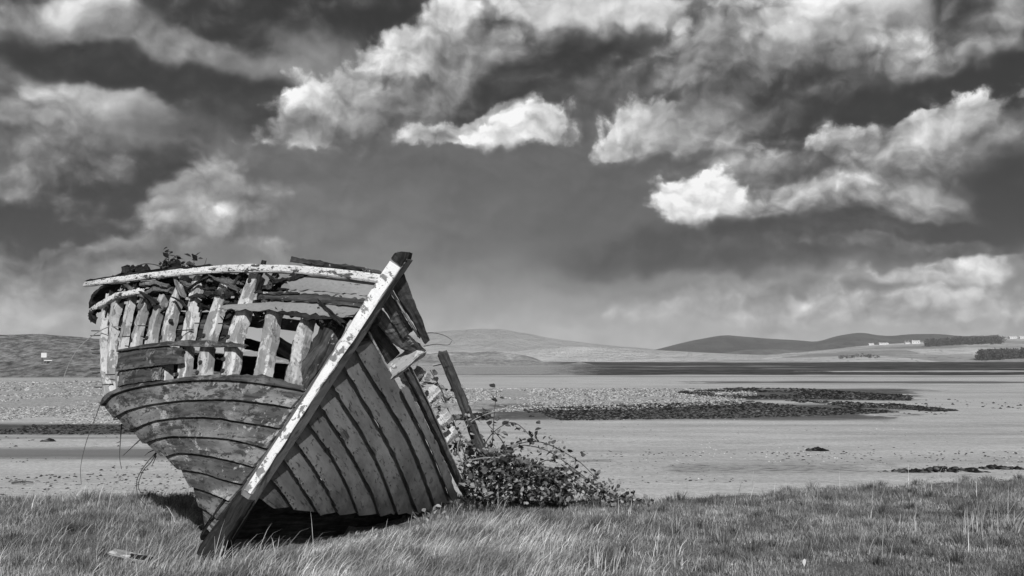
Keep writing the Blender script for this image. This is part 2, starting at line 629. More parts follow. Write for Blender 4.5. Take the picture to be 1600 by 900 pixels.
# ------------------------------------------------------------------ curves
def resample(pts, n, smooth=True):
    p = np.asarray(pts, float)
    d = np.r_[0, np.cumsum(np.linalg.norm(np.diff(p, axis=0), axis=1))]
    u = np.linspace(0, d[-1], n)
    if len(p) == 2 or not smooth:
        return np.stack([np.interp(u, d, p[:, k]) for k in range(p.shape[1])], 1)
    m = np.zeros_like(p)
    for k in range(len(p)):
        a, b = max(k - 1, 0), min(k + 1, len(p) - 1)
        m[k] = (p[b] - p[a]) / (d[b] - d[a])
    idx = np.clip(np.searchsorted(d, u, side='right') - 1, 0, len(p) - 2)
    h = (d[idx + 1] - d[idx])[:, None]
    s = ((u - d[idx])[:, None]) / h
    return ((2 * s**3 - 3 * s**2 + 1) * p[idx] + (s**3 - 2 * s**2 + s) * h * m[idx]
            + (-2 * s**3 + 3 * s**2) * p[idx + 1] + (s**3 - s**2) * h * m[idx + 1])


def unit(v):
    v = np.asarray(v, float)
    return v / (np.linalg.norm(v, axis=-1, keepdims=True) + 1e-12)


def plank(name, lo, hi, nrm, mat, parent, thick=.024, lap=.024, over=.10, rag=(0, 0, 0, 0), nv=5, seed=0, belly=.006):
    """one strake between two seam curves (n,3). lo edge stands proud over the strake below.
    rag: raggedness of lower edge, upper edge, start end, far end (metres)"""
    lo, hi, nrm = np.asarray(lo), np.asarray(hi), unit(nrm)
    n = len(lo)
    r = np.random.default_rng(seed + 11)
    wdt = np.linalg.norm(hi - lo, axis=1, keepdims=True)
    along = unit(np.gradient(lo, axis=0))
    lenu = np.r_[0, np.cumsum(np.linalg.norm(np.diff(lo, axis=0), axis=1))]
    V, U = [], []
    jl = r.normal(0, 1, n) * .6 + np.convolve(r.normal(0, 1, n + 4), np.ones(5) / 2.2, 'valid')
    jh = r.normal(0, 1, n) * .6 + np.convolve(r.normal(0, 1, n + 4), np.ones(5) / 2.2, 'valid')
    js, je = r.uniform(0, 1, nv), r.uniform(0, 1, nv)
    for side in (0, 1):
        for k in range(nv):
            v = k / (nv - 1)
            vv = v * (1 + over)
            P = lo + (hi - lo) * vv
            if k == 0:
                P = P + unit(hi - lo) * (np.abs(jl) * rag[0])[:, None]
            if k == nv - 1:
                P = P - unit(hi - lo) * (np.abs(jh) * rag[1])[:, None]
            off = lap * (1 - vv) + belly * 4 * v * (1 - v) - (thick if side else 0)
            P = P + nrm * off
            P = P.copy()
            if rag[2]:
                P[0] += along[0] * js[k] * rag[2]
            if rag[3]:
                P[-1] -= along[-1] * je[k] * rag[3]
            V.append(P)
            U.append(np.stack([lenu, np.full(n, vv) * wdt.mean() + seed * .37], 1))
    V = np.concatenate(V)
    U = np.concatenate(U)
    F = []

    def idx(s, k, i):
        return s * nv * n + k * n + i
    for k in range(nv - 1):
        for i in range(n - 1):
            F.append((idx(0, k, i), idx(0, k, i + 1), idx(0, k + 1, i + 1), idx(0, k + 1, i)))
            F.append((idx(1, k, i), idx(1, k + 1, i), idx(1, k + 1, i + 1), idx(1, k, i + 1)))
    for i in range(n - 1):
        F.append((idx(0, 0, i), idx(1, 0, i), idx(1, 0, i + 1), idx(0, 0, i + 1)))
        F.append((idx(0, nv - 1, i), idx(0, nv - 1, i + 1), idx(1, nv - 1, i + 1), idx(1, nv - 1, i)))
    for k in range(nv - 1):
        F.append((idx(0, k, 0), idx(0, k + 1, 0), idx(1, k + 1, 0), idx(1, k, 0)))
        F.append((idx(0, k, n - 1), idx(1, k, n - 1), idx(1, k + 1, n - 1), idx(0, k + 1, n - 1)))
    # face orientation: make outer faces look along nrm
    a, b, c = V[F[0][0]], V[F[0][1]], V[F[0][2]]
    if np.dot(np.cross(b - a, c - a), nrm[0]) < 0:
        F = [f[::-1] for f in F]
    return mesh(name, V, F, mat, parent, U)


def beam(name, pts, nrm, w, d, mat, parent, n=None, rough=.0, endrag=0.0, seed=0, taper=(1, 1), bev=.12, smooth=True):
    """timber swept along pts: w across, d deep along nrm (centre line on the outer face)"""
    pts = np.asarray(pts, float)
    L = np.linalg.norm(np.diff(pts, axis=0), axis=1).sum()
    if n is None:
        n = int(max(6, min(60, L / .05)))
    P = resample(pts, n, smooth)
    nr = np.asarray(nrm, float)
    if nr.ndim == 1:
        nr = np.tile(nr, (n, 1))
    elif len(nr) != n:
        nr = resample(nr, n, False)
    T = unit(np.gradient(P, axis=0))
    nr = unit(nr - T * np.sum(nr * T, 1, keepdims=True))
    S = np.cross(T, nr)
    r = np.random.default_rng(seed + 5)
    sec = [(-.5, -bev), (-.5 + bev, 0), (0, .012 / max(d, .001) * 0), (.5 - bev, 0), (.5, -bev), (.5, -1), (0, -1), (-.5, -1)]
    K = len(sec)
    tp = np.linspace(taper[0], taper[1], n)[:, None]
    V, U = [], []
    lenu = np.r_[0, np.cumsum(np.linalg.norm(np.diff(P, axis=0), axis=1))]
    per = 0
    for k, (a, b) in enumerate(sec):
        j = np.convolve(r.normal(0, 1, n + 4), np.ones(5) / 2.6, 'valid')[:, None] + r.normal(0, .5, n)[:, None]
        j2 = r.normal(0, .7, n)[:, None]
        Q = P + S * (a * w * tp + j * rough) + nr * (b * d * tp + j2 * rough * .6)
        Q[0] -= T[0] * r.uniform(0, 1) * endrag
        Q[-1] += T[-1] * r.uniform(0, 1) * endrag
        V.append(Q)
        U.append(np.stack([lenu, np.full(n, (a + .5) * w - b * d * .9 * (1 if a >= 0 else -1) + seed * .31)], 1))
    V = np.concatenate(V)
    U = np.concatenate(U)
    F = []
    for k in range(K):
        k2 = (k + 1) % K
        for i in range(n - 1):
            F.append((k * n + i, k * n + i + 1, k2 * n + i + 1, k2 * n + i))
    F.append(tuple(k * n for k in range(K))[::-1])
    F.append(tuple(k * n + n - 1 for k in range(K)))
    F = [f[::-1] for f in F]
    return mesh(name, V, F, mat, parent, U)


def tube(pts, r0, r1, seg=5, n=None, smooth=True):
    P = resample(pts, n or max(4, len(pts) * 4), smooth)
    n = len(P)
    T = unit(np.gradient(P, axis=0))
    A = unit(np.cross(T, np.array([.31, .17, .94])))
    B = np.cross(T, A)
    rr = np.linspace(r0, r1, n)[:, None]
    V = []
    for k in range(seg):
        a = 2 * math.pi * k / seg
        V.append(P + (A * math.cos(a) + B * math.sin(a)) * rr)
    V = np.stack(V, 1).reshape(-1, 3)
    F = []
    for i in range(n - 1):
        for k in range(seg):
            F.append((i * seg + k, i * seg + (k + 1) % seg, (i + 1) * seg + (k + 1) % seg, (i + 1) * seg + k))
    F.append(tuple(range(seg))[::-1])
    F.append(tuple((n - 1) * seg + k for k in range(seg)))
    return V, F


def merge(parts):
    V, F, o = [], [], 0
    for v, f in parts:
        V.append(v)
        F += [tuple(i + o for i in q) for q in f]
        o += len(v)
    return np.concatenate(V), F


# ================================================================== SETTING
SAND_Z = -0.6
LIP = np.array([(-9, 12.0), (-6.0, 11.9), (-4.4, 11.9), (-3.2, 12.0), (-1, 12.1), (.6, 11.9), (1.6, 11.9), (2.6, 12.3), (3.8, 13.0), (5.2, 13.6), (7.2, 14.1), (12, 14.4)])


def lipY(x):
    return np.interp(x, LIP[:, 0], LIP[:, 1]) + 1.0 * fbm(np.asarray(x) * 1.3, np.asarray(x) * 0 + 3.3, 4, 5)


def ground_z(x, y):
    x = np.asarray(x, float)
    y = np.asarray(y, float)
    z = .16 * fbm(x * .45, y * .45, 4, 2) + .05 * fbm(x * 2.6, y * 2.6, 3, 9)
    z = z + .05 * np.exp(-((x + 4.2) ** 2 / 1.5 + (y - 11.2) ** 2 / .6))
    z = z - .06 * np.exp(-((x + 1.6) ** 2 / 1.2 + (y - 9.6) ** 2 / .5))
    s = sstep(-.25, 1.1, y - lipY(x))
    return z * (1 - s) - .85 * s


def grid_mesh(name, xs, ys, zf, mat, parent=None, smooth=True):
    X, Y = np.meshgrid(xs, ys)
    Z = zf(X, Y)
    V = np.stack([X, Y, Z], -1).reshape(-1, 3)
    nx, ny = len(xs), len(ys)
    i, j = np.meshgrid(np.arange(nx - 1), np.arange(ny - 1))
    a = (j * nx + i).ravel()
    F = np.stack([a, a + 1, a + nx + 1, a + nx], 1)
    return mesh(name, V, F, mat, parent, smooth=smooth)


def soil_mat():
    m, t = new_mat('grass_thatch')
    pos = t.n('ShaderNodeNewGeometry').outputs['Position']
    n = t.noise(pos, 3.0, 8, .7)
    n2 = t.noise(t.mapping(pos, scale=(1, 1, .3)), 45, 5, .7)
    v = t.math('MULTIPLY', t.ramp(n, .3, .7, .12, .24), t.ramp(n2, .3, .7, .5, 1.4))
    finish(t, v, .95, n2, .8, .03, .1)
    return m


M['soil'] = soil_mat()
xs = np.r_[np.arange(-40, -11, 2.0), np.arange(-11, 12, .09), np.arange(12, 42, 2.0)]
ys = np.r_[np.arange(-30, 4, 2.0), np.arange(4, 16.2, .09)]
o = grid_mesh('ground', xs, ys, ground_z, M['soil'])
tag(o, kind='structure')


def sand_mat():
    m, t = new_mat('tidal_sand')
    pos = t.n('ShaderNodeNewGeometry').outputs['Position']
    x, y, z = t.sep(pos)
    # q: 3454/y - grows towards the viewer; bands of weed and wet sand lie along the shore
    wob = t.math('MULTIPLY', t.math('SUBTRACT', t.noise(t.mapping(pos, scale=(.03, .03, 1)), 1.0, 5, .6), .5), 6.0)
    q = t.math('DIVIDE', 3454.0, t.math('MAXIMUM', y, 5.0))
    qx = t.math('DIVIDE', t.math('MULTIPLY', x, 1570.0), t.math('MAXIMUM', y, 5.0))   # bearing
    ang = t.math('ADD', qx, 800.0)
    fine = t.noise(pos, 11.0, 8, .78)
    mid = t.noise(t.mapping(pos, scale=(.25, 1.0, 1.0)), .9, 7, .65)
    far = t.noise(t.comb(t.math('MULTIPLY', ang, .006), t.math('MULTIPLY', q, .55)), 1.0, 5, .6)
    v = t.ramp(mid, .3, .7, .44, .58)
    v = t.math('MULTIPLY', v, t.ramp(fine, .3, .7, .70, 1.24))
    # damp film patches between ripples
    wet = t.noise(t.mapping(pos, scale=(.05, .30, 1.0)), 1.0, 6, .6)
    v = t.math('MULTIPLY', v, t.ramp(wet, .45, .7, 1.0, .84))
    fl = t.noise(t.mapping(pos, scale=(.45, 1.2, 1.0)), 7.0, 5, .75)
    flz = t.noise(t.mapping(pos, scale=(.12, .5, 1.0)), 1.0, 4, .6)
    v = t.math('MULTIPLY', v, t.mix(t.ramp(flz, .42, .60), 1.0, t.ramp(fl, .57, .66, 1.0, .35)))
    edge = t.math('MULTIPLY', t.math('SUBTRACT', far, .5), 6.0)
    qq = t.math('ADD', q, edge)
    angn = t.math('MULTIPLY_ADD', t.math('SUBTRACT', t.noise(t.mapping(pos, scale=(.35, .25, 1)), 1.0, 6, .7), .5), 420.0, ang)

    def band(lo, hi, soft, val, left=None, right=None, op=1.0):
        nonlocal v
        b = t.math('MULTIPLY', t.ramp(qq, lo - soft, lo + soft), t.ramp(qq, hi - soft, hi + soft, 1, 0))
        if left is not None:
            b = t.math('MULTIPLY', b, t.ramp(angn, left - 25, left + 25))
        if right is not None:
            b = t.math('MULTIPLY', b, t.ramp(angn, right - 25, right + 25, 1, 0))
        v = t.mix(t.math('MULTIPLY', b, op), v, val)
    grav = t.ramp(t.noise(pos, 5.5, 7, .8), .35, .65, .14, .62)
    weed = t.ramp(t.noise(pos, 2.5, 7, .75), .3, .7, .035, .13)
    dk = t.ramp(t.noise(t.comb(t.math('MULTIPLY', ang, .02), t.math('MULTIPLY', q, 1.4)), 1.0, 6, .7), .35, .65, .012, .085)
    # far flats (right of the dunes)
    band(2.6, 22.5, .6, dk, 850)
    band(10.0, 23.0, .8, dk, 700)
    band(6.0, 22.0, 2.0, grav, 620, 900, .8)
    band(8.6, 9.6, .3, .30, 900, 1250, .7)
    band(16.2, 18.0, .3, .46, 1280)
    band(13.0, 13.8, .3, .30, 950, None, .6)
    band(24.5, 26.0, .5, .30, 700)
    band(32.5, 35.5, .6, .14, 1080)
    # shingle banks
    band(44, 78, 4.0, grav, None, 1150)
    band(30, 78, 6.0, grav, None, 420)
    band(24, 27, 1.5, weed, None, 420, .6)
    band(68, 92, 3.0, weed, 760, 1380, .95)
    band(44, 62, 2.0, weed, 1090, 1420, .95)
    # near left
    band(98, 115, 3.0, weed, None, 470)
    band(136, 152, 4.5, t.ramp(wet, .3, .7, .20, .09), None, 560, .9)
    band(118, 122, 2, .22, None, 480, .7)
    # dark damp streaks right
    band(90, 93, 1.0, .16, 1150, 1330)
    band(160, 174, 4, t.ramp(fl, .4, .6, .40, .06), 1080, 1380, .7)
    band(153, 157, 2, .22, 860, 960, .8)
    h = t.math('ADD', t.math('MULTIPLY', fine, .5), t.noise(t.mapping(pos, scale=(.5, 3.2, 1)), 2.6, 4, .6))
    finish(t, v, t.ramp(wet, .5, .66, .85, .45), h, .6, .04, .35)
    return m


M['sand'] = sand_mat()
ysand = np.r_[np.linspace(8, 120, 130), np.geomspace(122, 9300, 120)]
xsand = np.r_[-np.geomspace(6300, 60, 50), np.linspace(-58, 58, 120), np.geomspace(60, 6300, 50)]


def sand_h(x, y):
    return SAND_Z + .05 * fbm(x * .12, y * .25, 3, 21) * np.exp(-np.asarray(y) / 80.0)


o = grid_mesh('beach', xsand, ysand, sand_h, M['sand'])
tag(o, kind='structure')


# ------------------------------------------------------------------ dunes, hills, fields
def marram_mat(name, lo, hi, scale, bare=.0):
    m, t = new_mat(name)
    pos = t.n('ShaderNodeNewGeometry').outputs['Position']
    n = t.noise(t.mapping(pos, scale=(1, .5, 2.2)), scale, 8, .72)
    n2 = t.noise(pos, scale * .18, 5, .6)
    v = t.mix(t.ramp(n, .33, .68), lo, hi)
    v = t.math('MULTIPLY', v, t.ramp(n2, .3, .7, .75, 1.2))
    if bare:
        v = t.mix(t.ramp(n2, .58, .66), v, bare)
    finish(t, v, .95, n, .8, 1.0 / scale, .05)
    return m


M['marram'] = marram_mat('marram_grass', .09, .36, 1.0)
M['dune'] = marram_mat('dune_sand_and_grass', .24, .44, .5, .55)
M['fardune'] = marram_mat('far_bright_dunes', .66, .85, .005, .85)  # paler than dry sand: sunlight put into the colour
M['hill'] = marram_mat('shaded_heather_hill', .03, .11, .010)  # heather tone darkened by cloud shadow put into the colour
M['mountain'] = marram_mat('mountain', .44, .56, .002)  # pale as if sunlit: the light is put into the colour


def ridge(name, prof, Y, front, back, mat, base=SAND_Z, nx=160, nc=26, rough=.0, rs=.01, pw=1.0):
    """hill whose skyline runs through photo points at distance Y; slopes front and back in metres"""
    prof = np.asarray(prof, float)
    pxs = np.linspace(prof[0, 0], prof[-1, 0], nx)
    pys = np.interp(pxs, prof[:, 0], prof[:, 1])
    k = np.ones(5) / 5
    pys[2:-2] = np.convolve(pys, k, 'valid')
    top = np.array([at(a, b, Y) for a, b in zip(pxs, pys)])
    V = []
    cs = np.linspace(-1, 1, nc)
    for c in cs:
        w = (1 - abs(c)) ** pw if c < 0 else .5 + .5 * math.cos(math.pi * c)
        w = (.55 * w + .45 * (.5 - .5 * math.cos(math.pi * min(1, max(0, 1 - abs(c)))))) if c < 0 else w
        P = top.copy()
        dy = c * (front if c < 0 else back)
        P[:, 1] += dy
        P[:, 0] = top[:, 0] * (1 + dy / Y)
        hgt = top[:, 2] - base
        P[:, 2] = base - (.3 if w <= 0 else 0) + hgt * w
        if rough:
            P[:, 2] += rough * fbm(P[:, 0] * rs, P[:, 1] * rs, 5, 3) * min(1, w * 3) * (1 if abs(c) > .01 else .6)
        V.append(P)
    V = np.concatenate(V)
    i, j = np.meshgrid(np.arange(nx - 1), np.arange(nc - 1))
    a = (j * nx + i).ravel()
    F = np.stack([a, a + 1, a + nx + 1, a + nx], 1)
    o = mesh(name, V, F, mat, smooth=True)
    tag(o, kind='structure')
    return o


ridge('left_dune', [(-420, 540), (-250, 522), (-90, 516), (0, 521), (60, 519), (110, 525), (170, 532), (260, 540), (340, 552), (420, 563)], 165, 36, 60, M['marram'], rough=1.2, rs=.09)
ridge('middle_dune', [(330, 562), (430, 553), (560, 549), (660, 552), (700, 548), (740, 551), (775, 550), (800, 553), (825, 556), (838, 559), (856, 571)], 470, 60, 80, M['dune'], rough=2.2, rs=.05)
ridge('small_dune', [(880, 570), (897, 567), (906, 565.5), (918, 568), (940, 571)], 560, 20, 20, M['dune'], rough=.5, rs=.1)
ridge('far_dunes', [(560, 545), (680, 541), (720, 546), (800, 549), (860, 544), (880, 541), (960, 542), (1010, 546), (1060, 549), (1130, 552), (1230, 556), (1330, 560)], 2300, 600, 400, M['fardune'], rough=4, rs=.008)
ridge('mountain', [(330, 556), (480, 540), (560, 530), (640, 524), (690, 517), (735, 513), (785, 513), (830, 521), (870, 529), (930, 536), (990, 541), (1040, 548), (1120, 556)], 7500, 1500, 900, M['mountain'], rough=40, rs=.0012)
ridge('shaded_heather_hill', [(950, 562), (985, 557), (1010, 551), (1040, 543), (1080, 533), (1110, 527), (1130, 523), (1160, 526), (1200, 530), (1250, 533), (1278, 535.5), (1305, 526), (1345, 519.5), (1375, 525), (1395, 525.5), (1420, 521.5), (1470, 522), (1500, 525), (1540, 524), (1600, 527), (1700, 526), (1850, 540)], 4800, 1000, 900, M['hill'], rough=18, rs=.002)


M['low_hill'] = marram_mat('rough_grazing', .10, .24, .012)
ridge('low_hill', [(1090, 561), (1130, 551), (1165, 547), (1200, 545), (1240, 547), (1290, 551), (1340, 556)], 4000, 500, 400, M['low_hill'], rough=8, rs=.006)


def field_mat():
    m, t = new_mat('farm_fields')
    pos = t.n('ShaderNodeNewGeometry').outputs['Position']
    p2 = t.mapping(pos, scale=(.0075, .0035, 0.0), rot=(0, 0, .2))
    vor = t.n('ShaderNodeTexVoronoi')
    t.put(vor.inputs['Vector'], p2)
    vor.inputs['Scale'].default_value = 1.0
    scn_ = t.n('ShaderNodeSeparateColor')
    t.put(scn_.inputs[0], vor.outputs['Color'])
    v = t.ramp(scn_.outputs[0], 0, 1, .26, .62, smooth=False)  # paleness of the sunlit slope is put into the field tones
    ve = t.n('ShaderNodeTexVoronoi', feature='DISTANCE_TO_EDGE')
    t.put(ve.inputs['Vector'], p2)
    v = t.mix(t.ramp(ve.outputs[0], .02, .05, .45, 0), v, .10)
    n = t.noise(pos, .02, 6, .65)
    v = t.math('MULTIPLY', v, t.ramp(n, .3, .7, .8, 1.2))
    finish(t, v, .95, None, spec=.05)
    return m


M['fields'] = field_mat()
# a long slope rising to the right behind the flats
SL_Y0, SL_Y1 = 1450.0, 3000.0
SKY_PX = np.array([(1080, 562), (1180, 556), (1260, 549), (1340, 541), (1430, 535), (1500, 531), (1560, 528), (1620, 526), (1800, 520), (2000, 525)], float)


def slope_z(x, y):
    x = np.asarray(x, float)
    y = np.asarray(y, float)
    px = 800 + x / y * FPX
    top = 1.6 + (563 - np.interp(px, SKY_PX[:, 0], SKY_PX[:, 1])) / FPX * SL_Y1
    c = np.clip((y - SL_Y0) / (SL_Y1 - SL_Y0), 0, 1.4)
    s = np.where(c < 1, c ** .9, 1 - (c - 1) * 1.2)
    return SAND_Z - 1.0 + (top + 1.6) * s + 4.0 * fbm(x * .006, y * .006, 4, 8) * np.clip(c * 3, 0, 1)


pxs = np.linspace(1060, 2000, 180)
yy = np.linspace(SL_Y0 - 60, SL_Y1 + 700, 60)
Xg = ((pxs - 800) / FPX)[None, :] * yy[:, None]
Yg = np.repeat(yy[:, None], len(pxs), 1)
Zg = slope_z(Xg, Yg)
i, j = np.meshgrid(np.arange(len(pxs) - 1), np.arange(len(yy) - 1))
a = (j * len(pxs) + i).ravel()
o = mesh('field_slope', np.stack([Xg, Yg, Zg], -1).reshape(-1, 3), np.stack([a, a + 1, a + len(pxs) + 1, a + len(pxs)], 1), M['fields'], smooth=True)
tag(o, kind='structure')


def on_slope(px, py):
    ys_ = np.linspace(SL_Y0, SL_Y1, 400)
    d = ray(px, py)
    P = CAM[None] + d[None] * (ys_ / d[1])[:, None]
    zz = slope_z(P[:, 0], P[:, 1])
    k = np.argmax(zz >= P[:, 2]) if np.any(zz >= P[:, 2]) else len(ys_) - 1
    return np.array([P[k, 0], P[k, 1], zz[k]])


# ------------------------------------------------------------------ foliage masses far away
def leaf_cloud(centres, radii, per, size, seed=0):
    r = np.random.default_rng(seed)
    V = []
    for c, rad in zip(centres, radii):
        d = unit(r.normal(0, 1, (per, 3)))
        q = c + d * (r.uniform(.45, 1, (per, 1)) ** .6) * rad
        A = unit(r.normal(0, 1, (per, 3)))
        B = unit(np.cross(A, r.normal(0, 1, (per, 3))))
        s = size * r.uniform(.6, 1.4, (per, 1))
        V.append(np.stack([q - A * s, q + B * s * .8, q + A * s], 1).reshape(-1, 3))
    V = np.concatenate(V)
    return V, np.arange(len(V)).reshape(-1, 3)


M['wood'] = leaf_mat('far_tree_leaves', .03, .09, .1, .8, .1)


def wood_strip(name, pts, h, n, label, seed):
    cs, rs = [], []
    r = np.random.default_rng(seed)
    pts = np.asarray(pts, float)
    for k in range(n):
        u = r.uniform(0, 1)
        px = np.interp(u, np.linspace(0, 1, len(pts)), pts[:, 0])
        py = np.interp(u, np.linspace(0, 1, len(pts)), pts[:, 1])
        P = on_slope(px + r.normal(0, 2), py + r.normal(0, .6))
        hh = h * r.uniform(.6, 1.2)
        cs.append(P + np.array([0, 0, hh * .5]))
        rs.append(np.array([hh * .8, hh * .7, hh * .6]))
    V, F = leaf_cloud(cs, rs, 70, h * .16, seed)
    o = mesh(name, V, F, M['wood'])
    tag(o, label, 'wood', kind='stuff')


wood_strip('far_wood', [(1450, 541), (1480, 539), (1520, 537.5), (1566, 536)], 14, 130, 'dark belt of trees across the sunlit field slope', 1)
wood_strip('coastal_scrub', [(1536, 562.5), (1560, 561), (1600, 559), (1680, 557)], 13, 140, 'dark scrub and trees along the right shore', 2)
wood_strip('hedge', [(1312, 560), (1335, 558.5), (1352, 558), (1376, 559)], 4.5, 26, 'low dark hedge at the foot of the pale fields', 3)
wood_strip('ridge_hedge', [(1490, 530.5), (1530, 529), (1560, 528)], 8, 50, 'thin line of trees on the skyline above the wood', 4)

# ------------------------------------------------------------------ farmhouses on the slope
M['render_white'] = plain_mat('whitewashed_wall', .60, .12, .5)
M['slate'] = plain_mat('slate_roof', .16, .2, 1.0)
M['window'] = plain_mat('dark_window', .03, .1, 1.0, .2)


def farmhouse(px, py, wpx, hpx, label, rz=0.0, dark=False):
    P = on_slope(px, py)
    k = P[1] / FPX
    w, h = wpx * k, hpx * k
    d = w * .45
    root = empty('farmhouse', P, label, 'house', 'white farmhouses on the far slope')
    ca, sa = math.cos(rz), math.sin(rz)

    def W(x, y, z):
        return P + np.array([x * ca - y * sa, x * sa + y * ca, z])
    e = h * .62
    v = [W(-w / 2, -d / 2, -1.5), W(w / 2, -d / 2, -1.5), W(w / 2, d / 2, -1.5), W(-w / 2, d / 2, -1.5),
         W(-w / 2, -d / 2, e), W(w / 2, -d / 2, e), W(w / 2, d / 2, e), W(-w / 2, d / 2, e), W(-w / 2, 0, h), W(w / 2, 0, h)]
    mesh('wall', v, [(0, 1, 5, 4), (1, 2, 6, 9, 5), (2, 3, 7, 6), (3, 0, 4, 8, 7)], M['render_white'], root)
    ov = .25
    v = [W(-w / 2 - ov, -d / 2 - ov, e - .05), W(w / 2 + ov, -d / 2 - ov, e - .05), W(w / 2 + ov, 0, h + .12), W(-w / 2 - ov, 0, h + .12),
         W(-w / 2 - ov, d / 2 + ov, e - .05), W(w / 2 + ov, d / 2 + ov, e - .05)]
    v = v + [q - np.array([0, 0, .2]) for q in v]
    rf = mesh('roof', v, [(0, 1, 2, 3), (3, 2, 5, 4), (6, 9, 8, 7), (9, 10, 11, 8), (0, 6, 7, 1), (4, 5, 11, 10), (0, 3, 9, 6), (3, 4, 10, 9), (1, 7, 8, 2), (2, 8, 11, 5)], M['slate'] if dark else M['render_grey'], root)
    for s in (-.4, .4):
        c = W(s * w, 0, h + .3)
        bx = [c + np.array([a_, b_, z_]) for z_ in (-.5, 1.0) for a_, b_ in ((-.5, -.4), (.5, -.4), (.5, .4), (-.5, .4))]
        mesh('chimney', bx, [(0, 1, 5, 4), (1, 2, 6, 5), (2, 3, 7, 6), (3, 0, 4, 7), (4, 5, 6, 7)], M['render_white'], rf)
    for s in (-.3, 0, .3):
        y0 = -d / 2 - .04
        a_ = .5
        mesh('window', [W(s * w - a_, y0, e * .35), W(s * w + a_, y0, e * .35), W(s * w + a_, y0, e * .8), W(s * w - a_, y0, e * .8),
                        W(s * w - a_, y0 + .3, e * .35), W(s * w + a_, y0 + .3, e * .35), W(s * w + a_, y0 + .3, e * .8), W(s * w - a_, y0 + .3, e * .8)],
             [(0, 1, 2, 3), (1, 5, 6, 2), (4, 0, 3, 7), (3, 2, 6, 7)], M['window'], root)


M['render_grey'] = plain_mat('pale_sheet_roof', .5, .1, 1.0)
farmhouse(1361, 539.5, 8, 3.0, 'small white farmhouse leftmost on the far field slope', .1)
farmhouse(1380, 538.5, 15, 3.0, 'long low white farm building left of the gabled house', .05)
farmhouse(1417, 537.5, 8, 4.2, 'white gabled farmhouse with dark roof beside a larger house', .3, True)
farmhouse(1431, 537.0, 12, 5.0, 'largest white farmhouse, right of the gabled one on the slope', -.2)
farmhouse(1582, 529.0, 12, 3.5, 'white farmhouse near the skyline at the right edge, left of its neighbour', .1)
farmhouse(1598, 529.0, 10, 3.5, 'white farmhouse cut by the right edge of the picture', -.1)

# ------------------------------------------------------------------ white box and post on the left dune
def dune_point(px, py, Y):
    return at(px, py, Y)


P = dune_point(69, 560, 140)
root = empty('white_box', P, 'small white box sign on the grassy dune at left', 'sign')
w, h = .42, .75


def boxv(c, a, b, cc):
    return [c + np.array([sx * a, sy * b, sz * cc]) for sz in (-1, 1) for sx, sy in ((-1, -1), (1, -1), (1, 1), (-1, 1))]


BOXF = [(0, 3, 2, 1), (4, 5, 6, 7), (0, 1, 5, 4), (1, 2, 6, 5), (2, 3, 7, 6), (3, 0, 4, 7)]
mesh('board', boxv(P + np.array([0, 0, .45]), .38, .12, .32), BOXF, M['render_white'], root)
mesh('leg', boxv(P + np.array([-.3, .05, -.4]), .04, .04, .62), BOXF, M['grey_wood'], root)
mesh('leg', boxv(P + np.array([.3, .05, -.4]), .04, .04, .62), BOXF, M['grey_wood'], root)
mesh('cross_rail', boxv(P + np.array([.55, .0, -.28]), .55, .03, .05), BOXF, M['render_white'], root)


# ------------------------------------------------------------------ stones and weed on the flats
def lumps(pos, size, flat, seed, squash=None):
    """low-poly stones: distorted octahedra, one per position"""
    r = np.random.default_rng(seed)
    n = len(pos)
    base = np.array([(1, 0, 0), (0, 1, 0), (-1, 0, 0), (0, -1, 0), (0, 0, 1), (.6, .6, .45), (-.6, .6, .45), (-.6, -.6, .45), (.6, -.6, .45)], float)
    tri = np.array([(0, 5, 8), (1, 6, 5), (2, 7, 6), (3, 8, 7), (4, 5, 6), (4, 6, 7), (4, 7, 8), (4, 8, 5), (0, 1, 5), (1, 2, 6), (2, 3, 7), (3, 0, 8)])
    V = base[None] * (1 + r.uniform(-.35, .35, (n, 9, 3)))
    a = r.uniform(0, 6.28, n)
    ca, sa = np.cos(a)[:, None], np.sin(a)[:, None]
    sx = r.uniform(.7, 1.5, n)[:, None]
    x = V[:, :, 0] * sx
    X = x * ca - V[:, :, 1] * sa
    Yv = x * sa + V[:, :, 1] * ca
    V = np.stack([X, Yv, V[:, :, 2] * flat - .1 * flat], -1) * size[:, None, None] + pos[:, None, :]
    F = (tri[None] + (np.arange(n) * 9)[:, None, None]).reshape(-1, 3)
    return V.reshape(-1, 3), F


def scatter_band(n, px0, px1, qlo, qhi, seed, edge=None):
    """positions on the sand between photo-derived distance limits (q = 3454/Y)"""
    r = np.random.default_rng(seed)
    px = r.uniform(px0, px1, n)
    q = r.uniform(0, 1, n)
    lo = qlo(px) if callable(qlo) else np.full(n, float(qlo))
    hi = qhi(px) if callable(qhi) else np.full(n, float(qhi))
    q = lo + (hi - lo) * q
    Y = 3454 / q
    X = (px - 800) / FPX * Y
    keep = fbm(X * .35, Y * .12, 4, seed) > -.10
    return np.stack([X, Y, np.full(n, SAND_Z)], 1)[keep & (hi > lo)]


M['weed'] = leaf_mat('bladder_weed', .008, .13, 0, .7, .15, 3.0)
M['shingle'] = leaf_mat('beach_shingle', .06, .50, 0, .85, .15)
M['pale_shell'] = leaf_mat('pale_shells', .45, .85, 0, .6, .3)


def I(*p):
    p = np.array(p, float)
    return lambda x: np.interp(x, p[:, 0], p[:, 1])


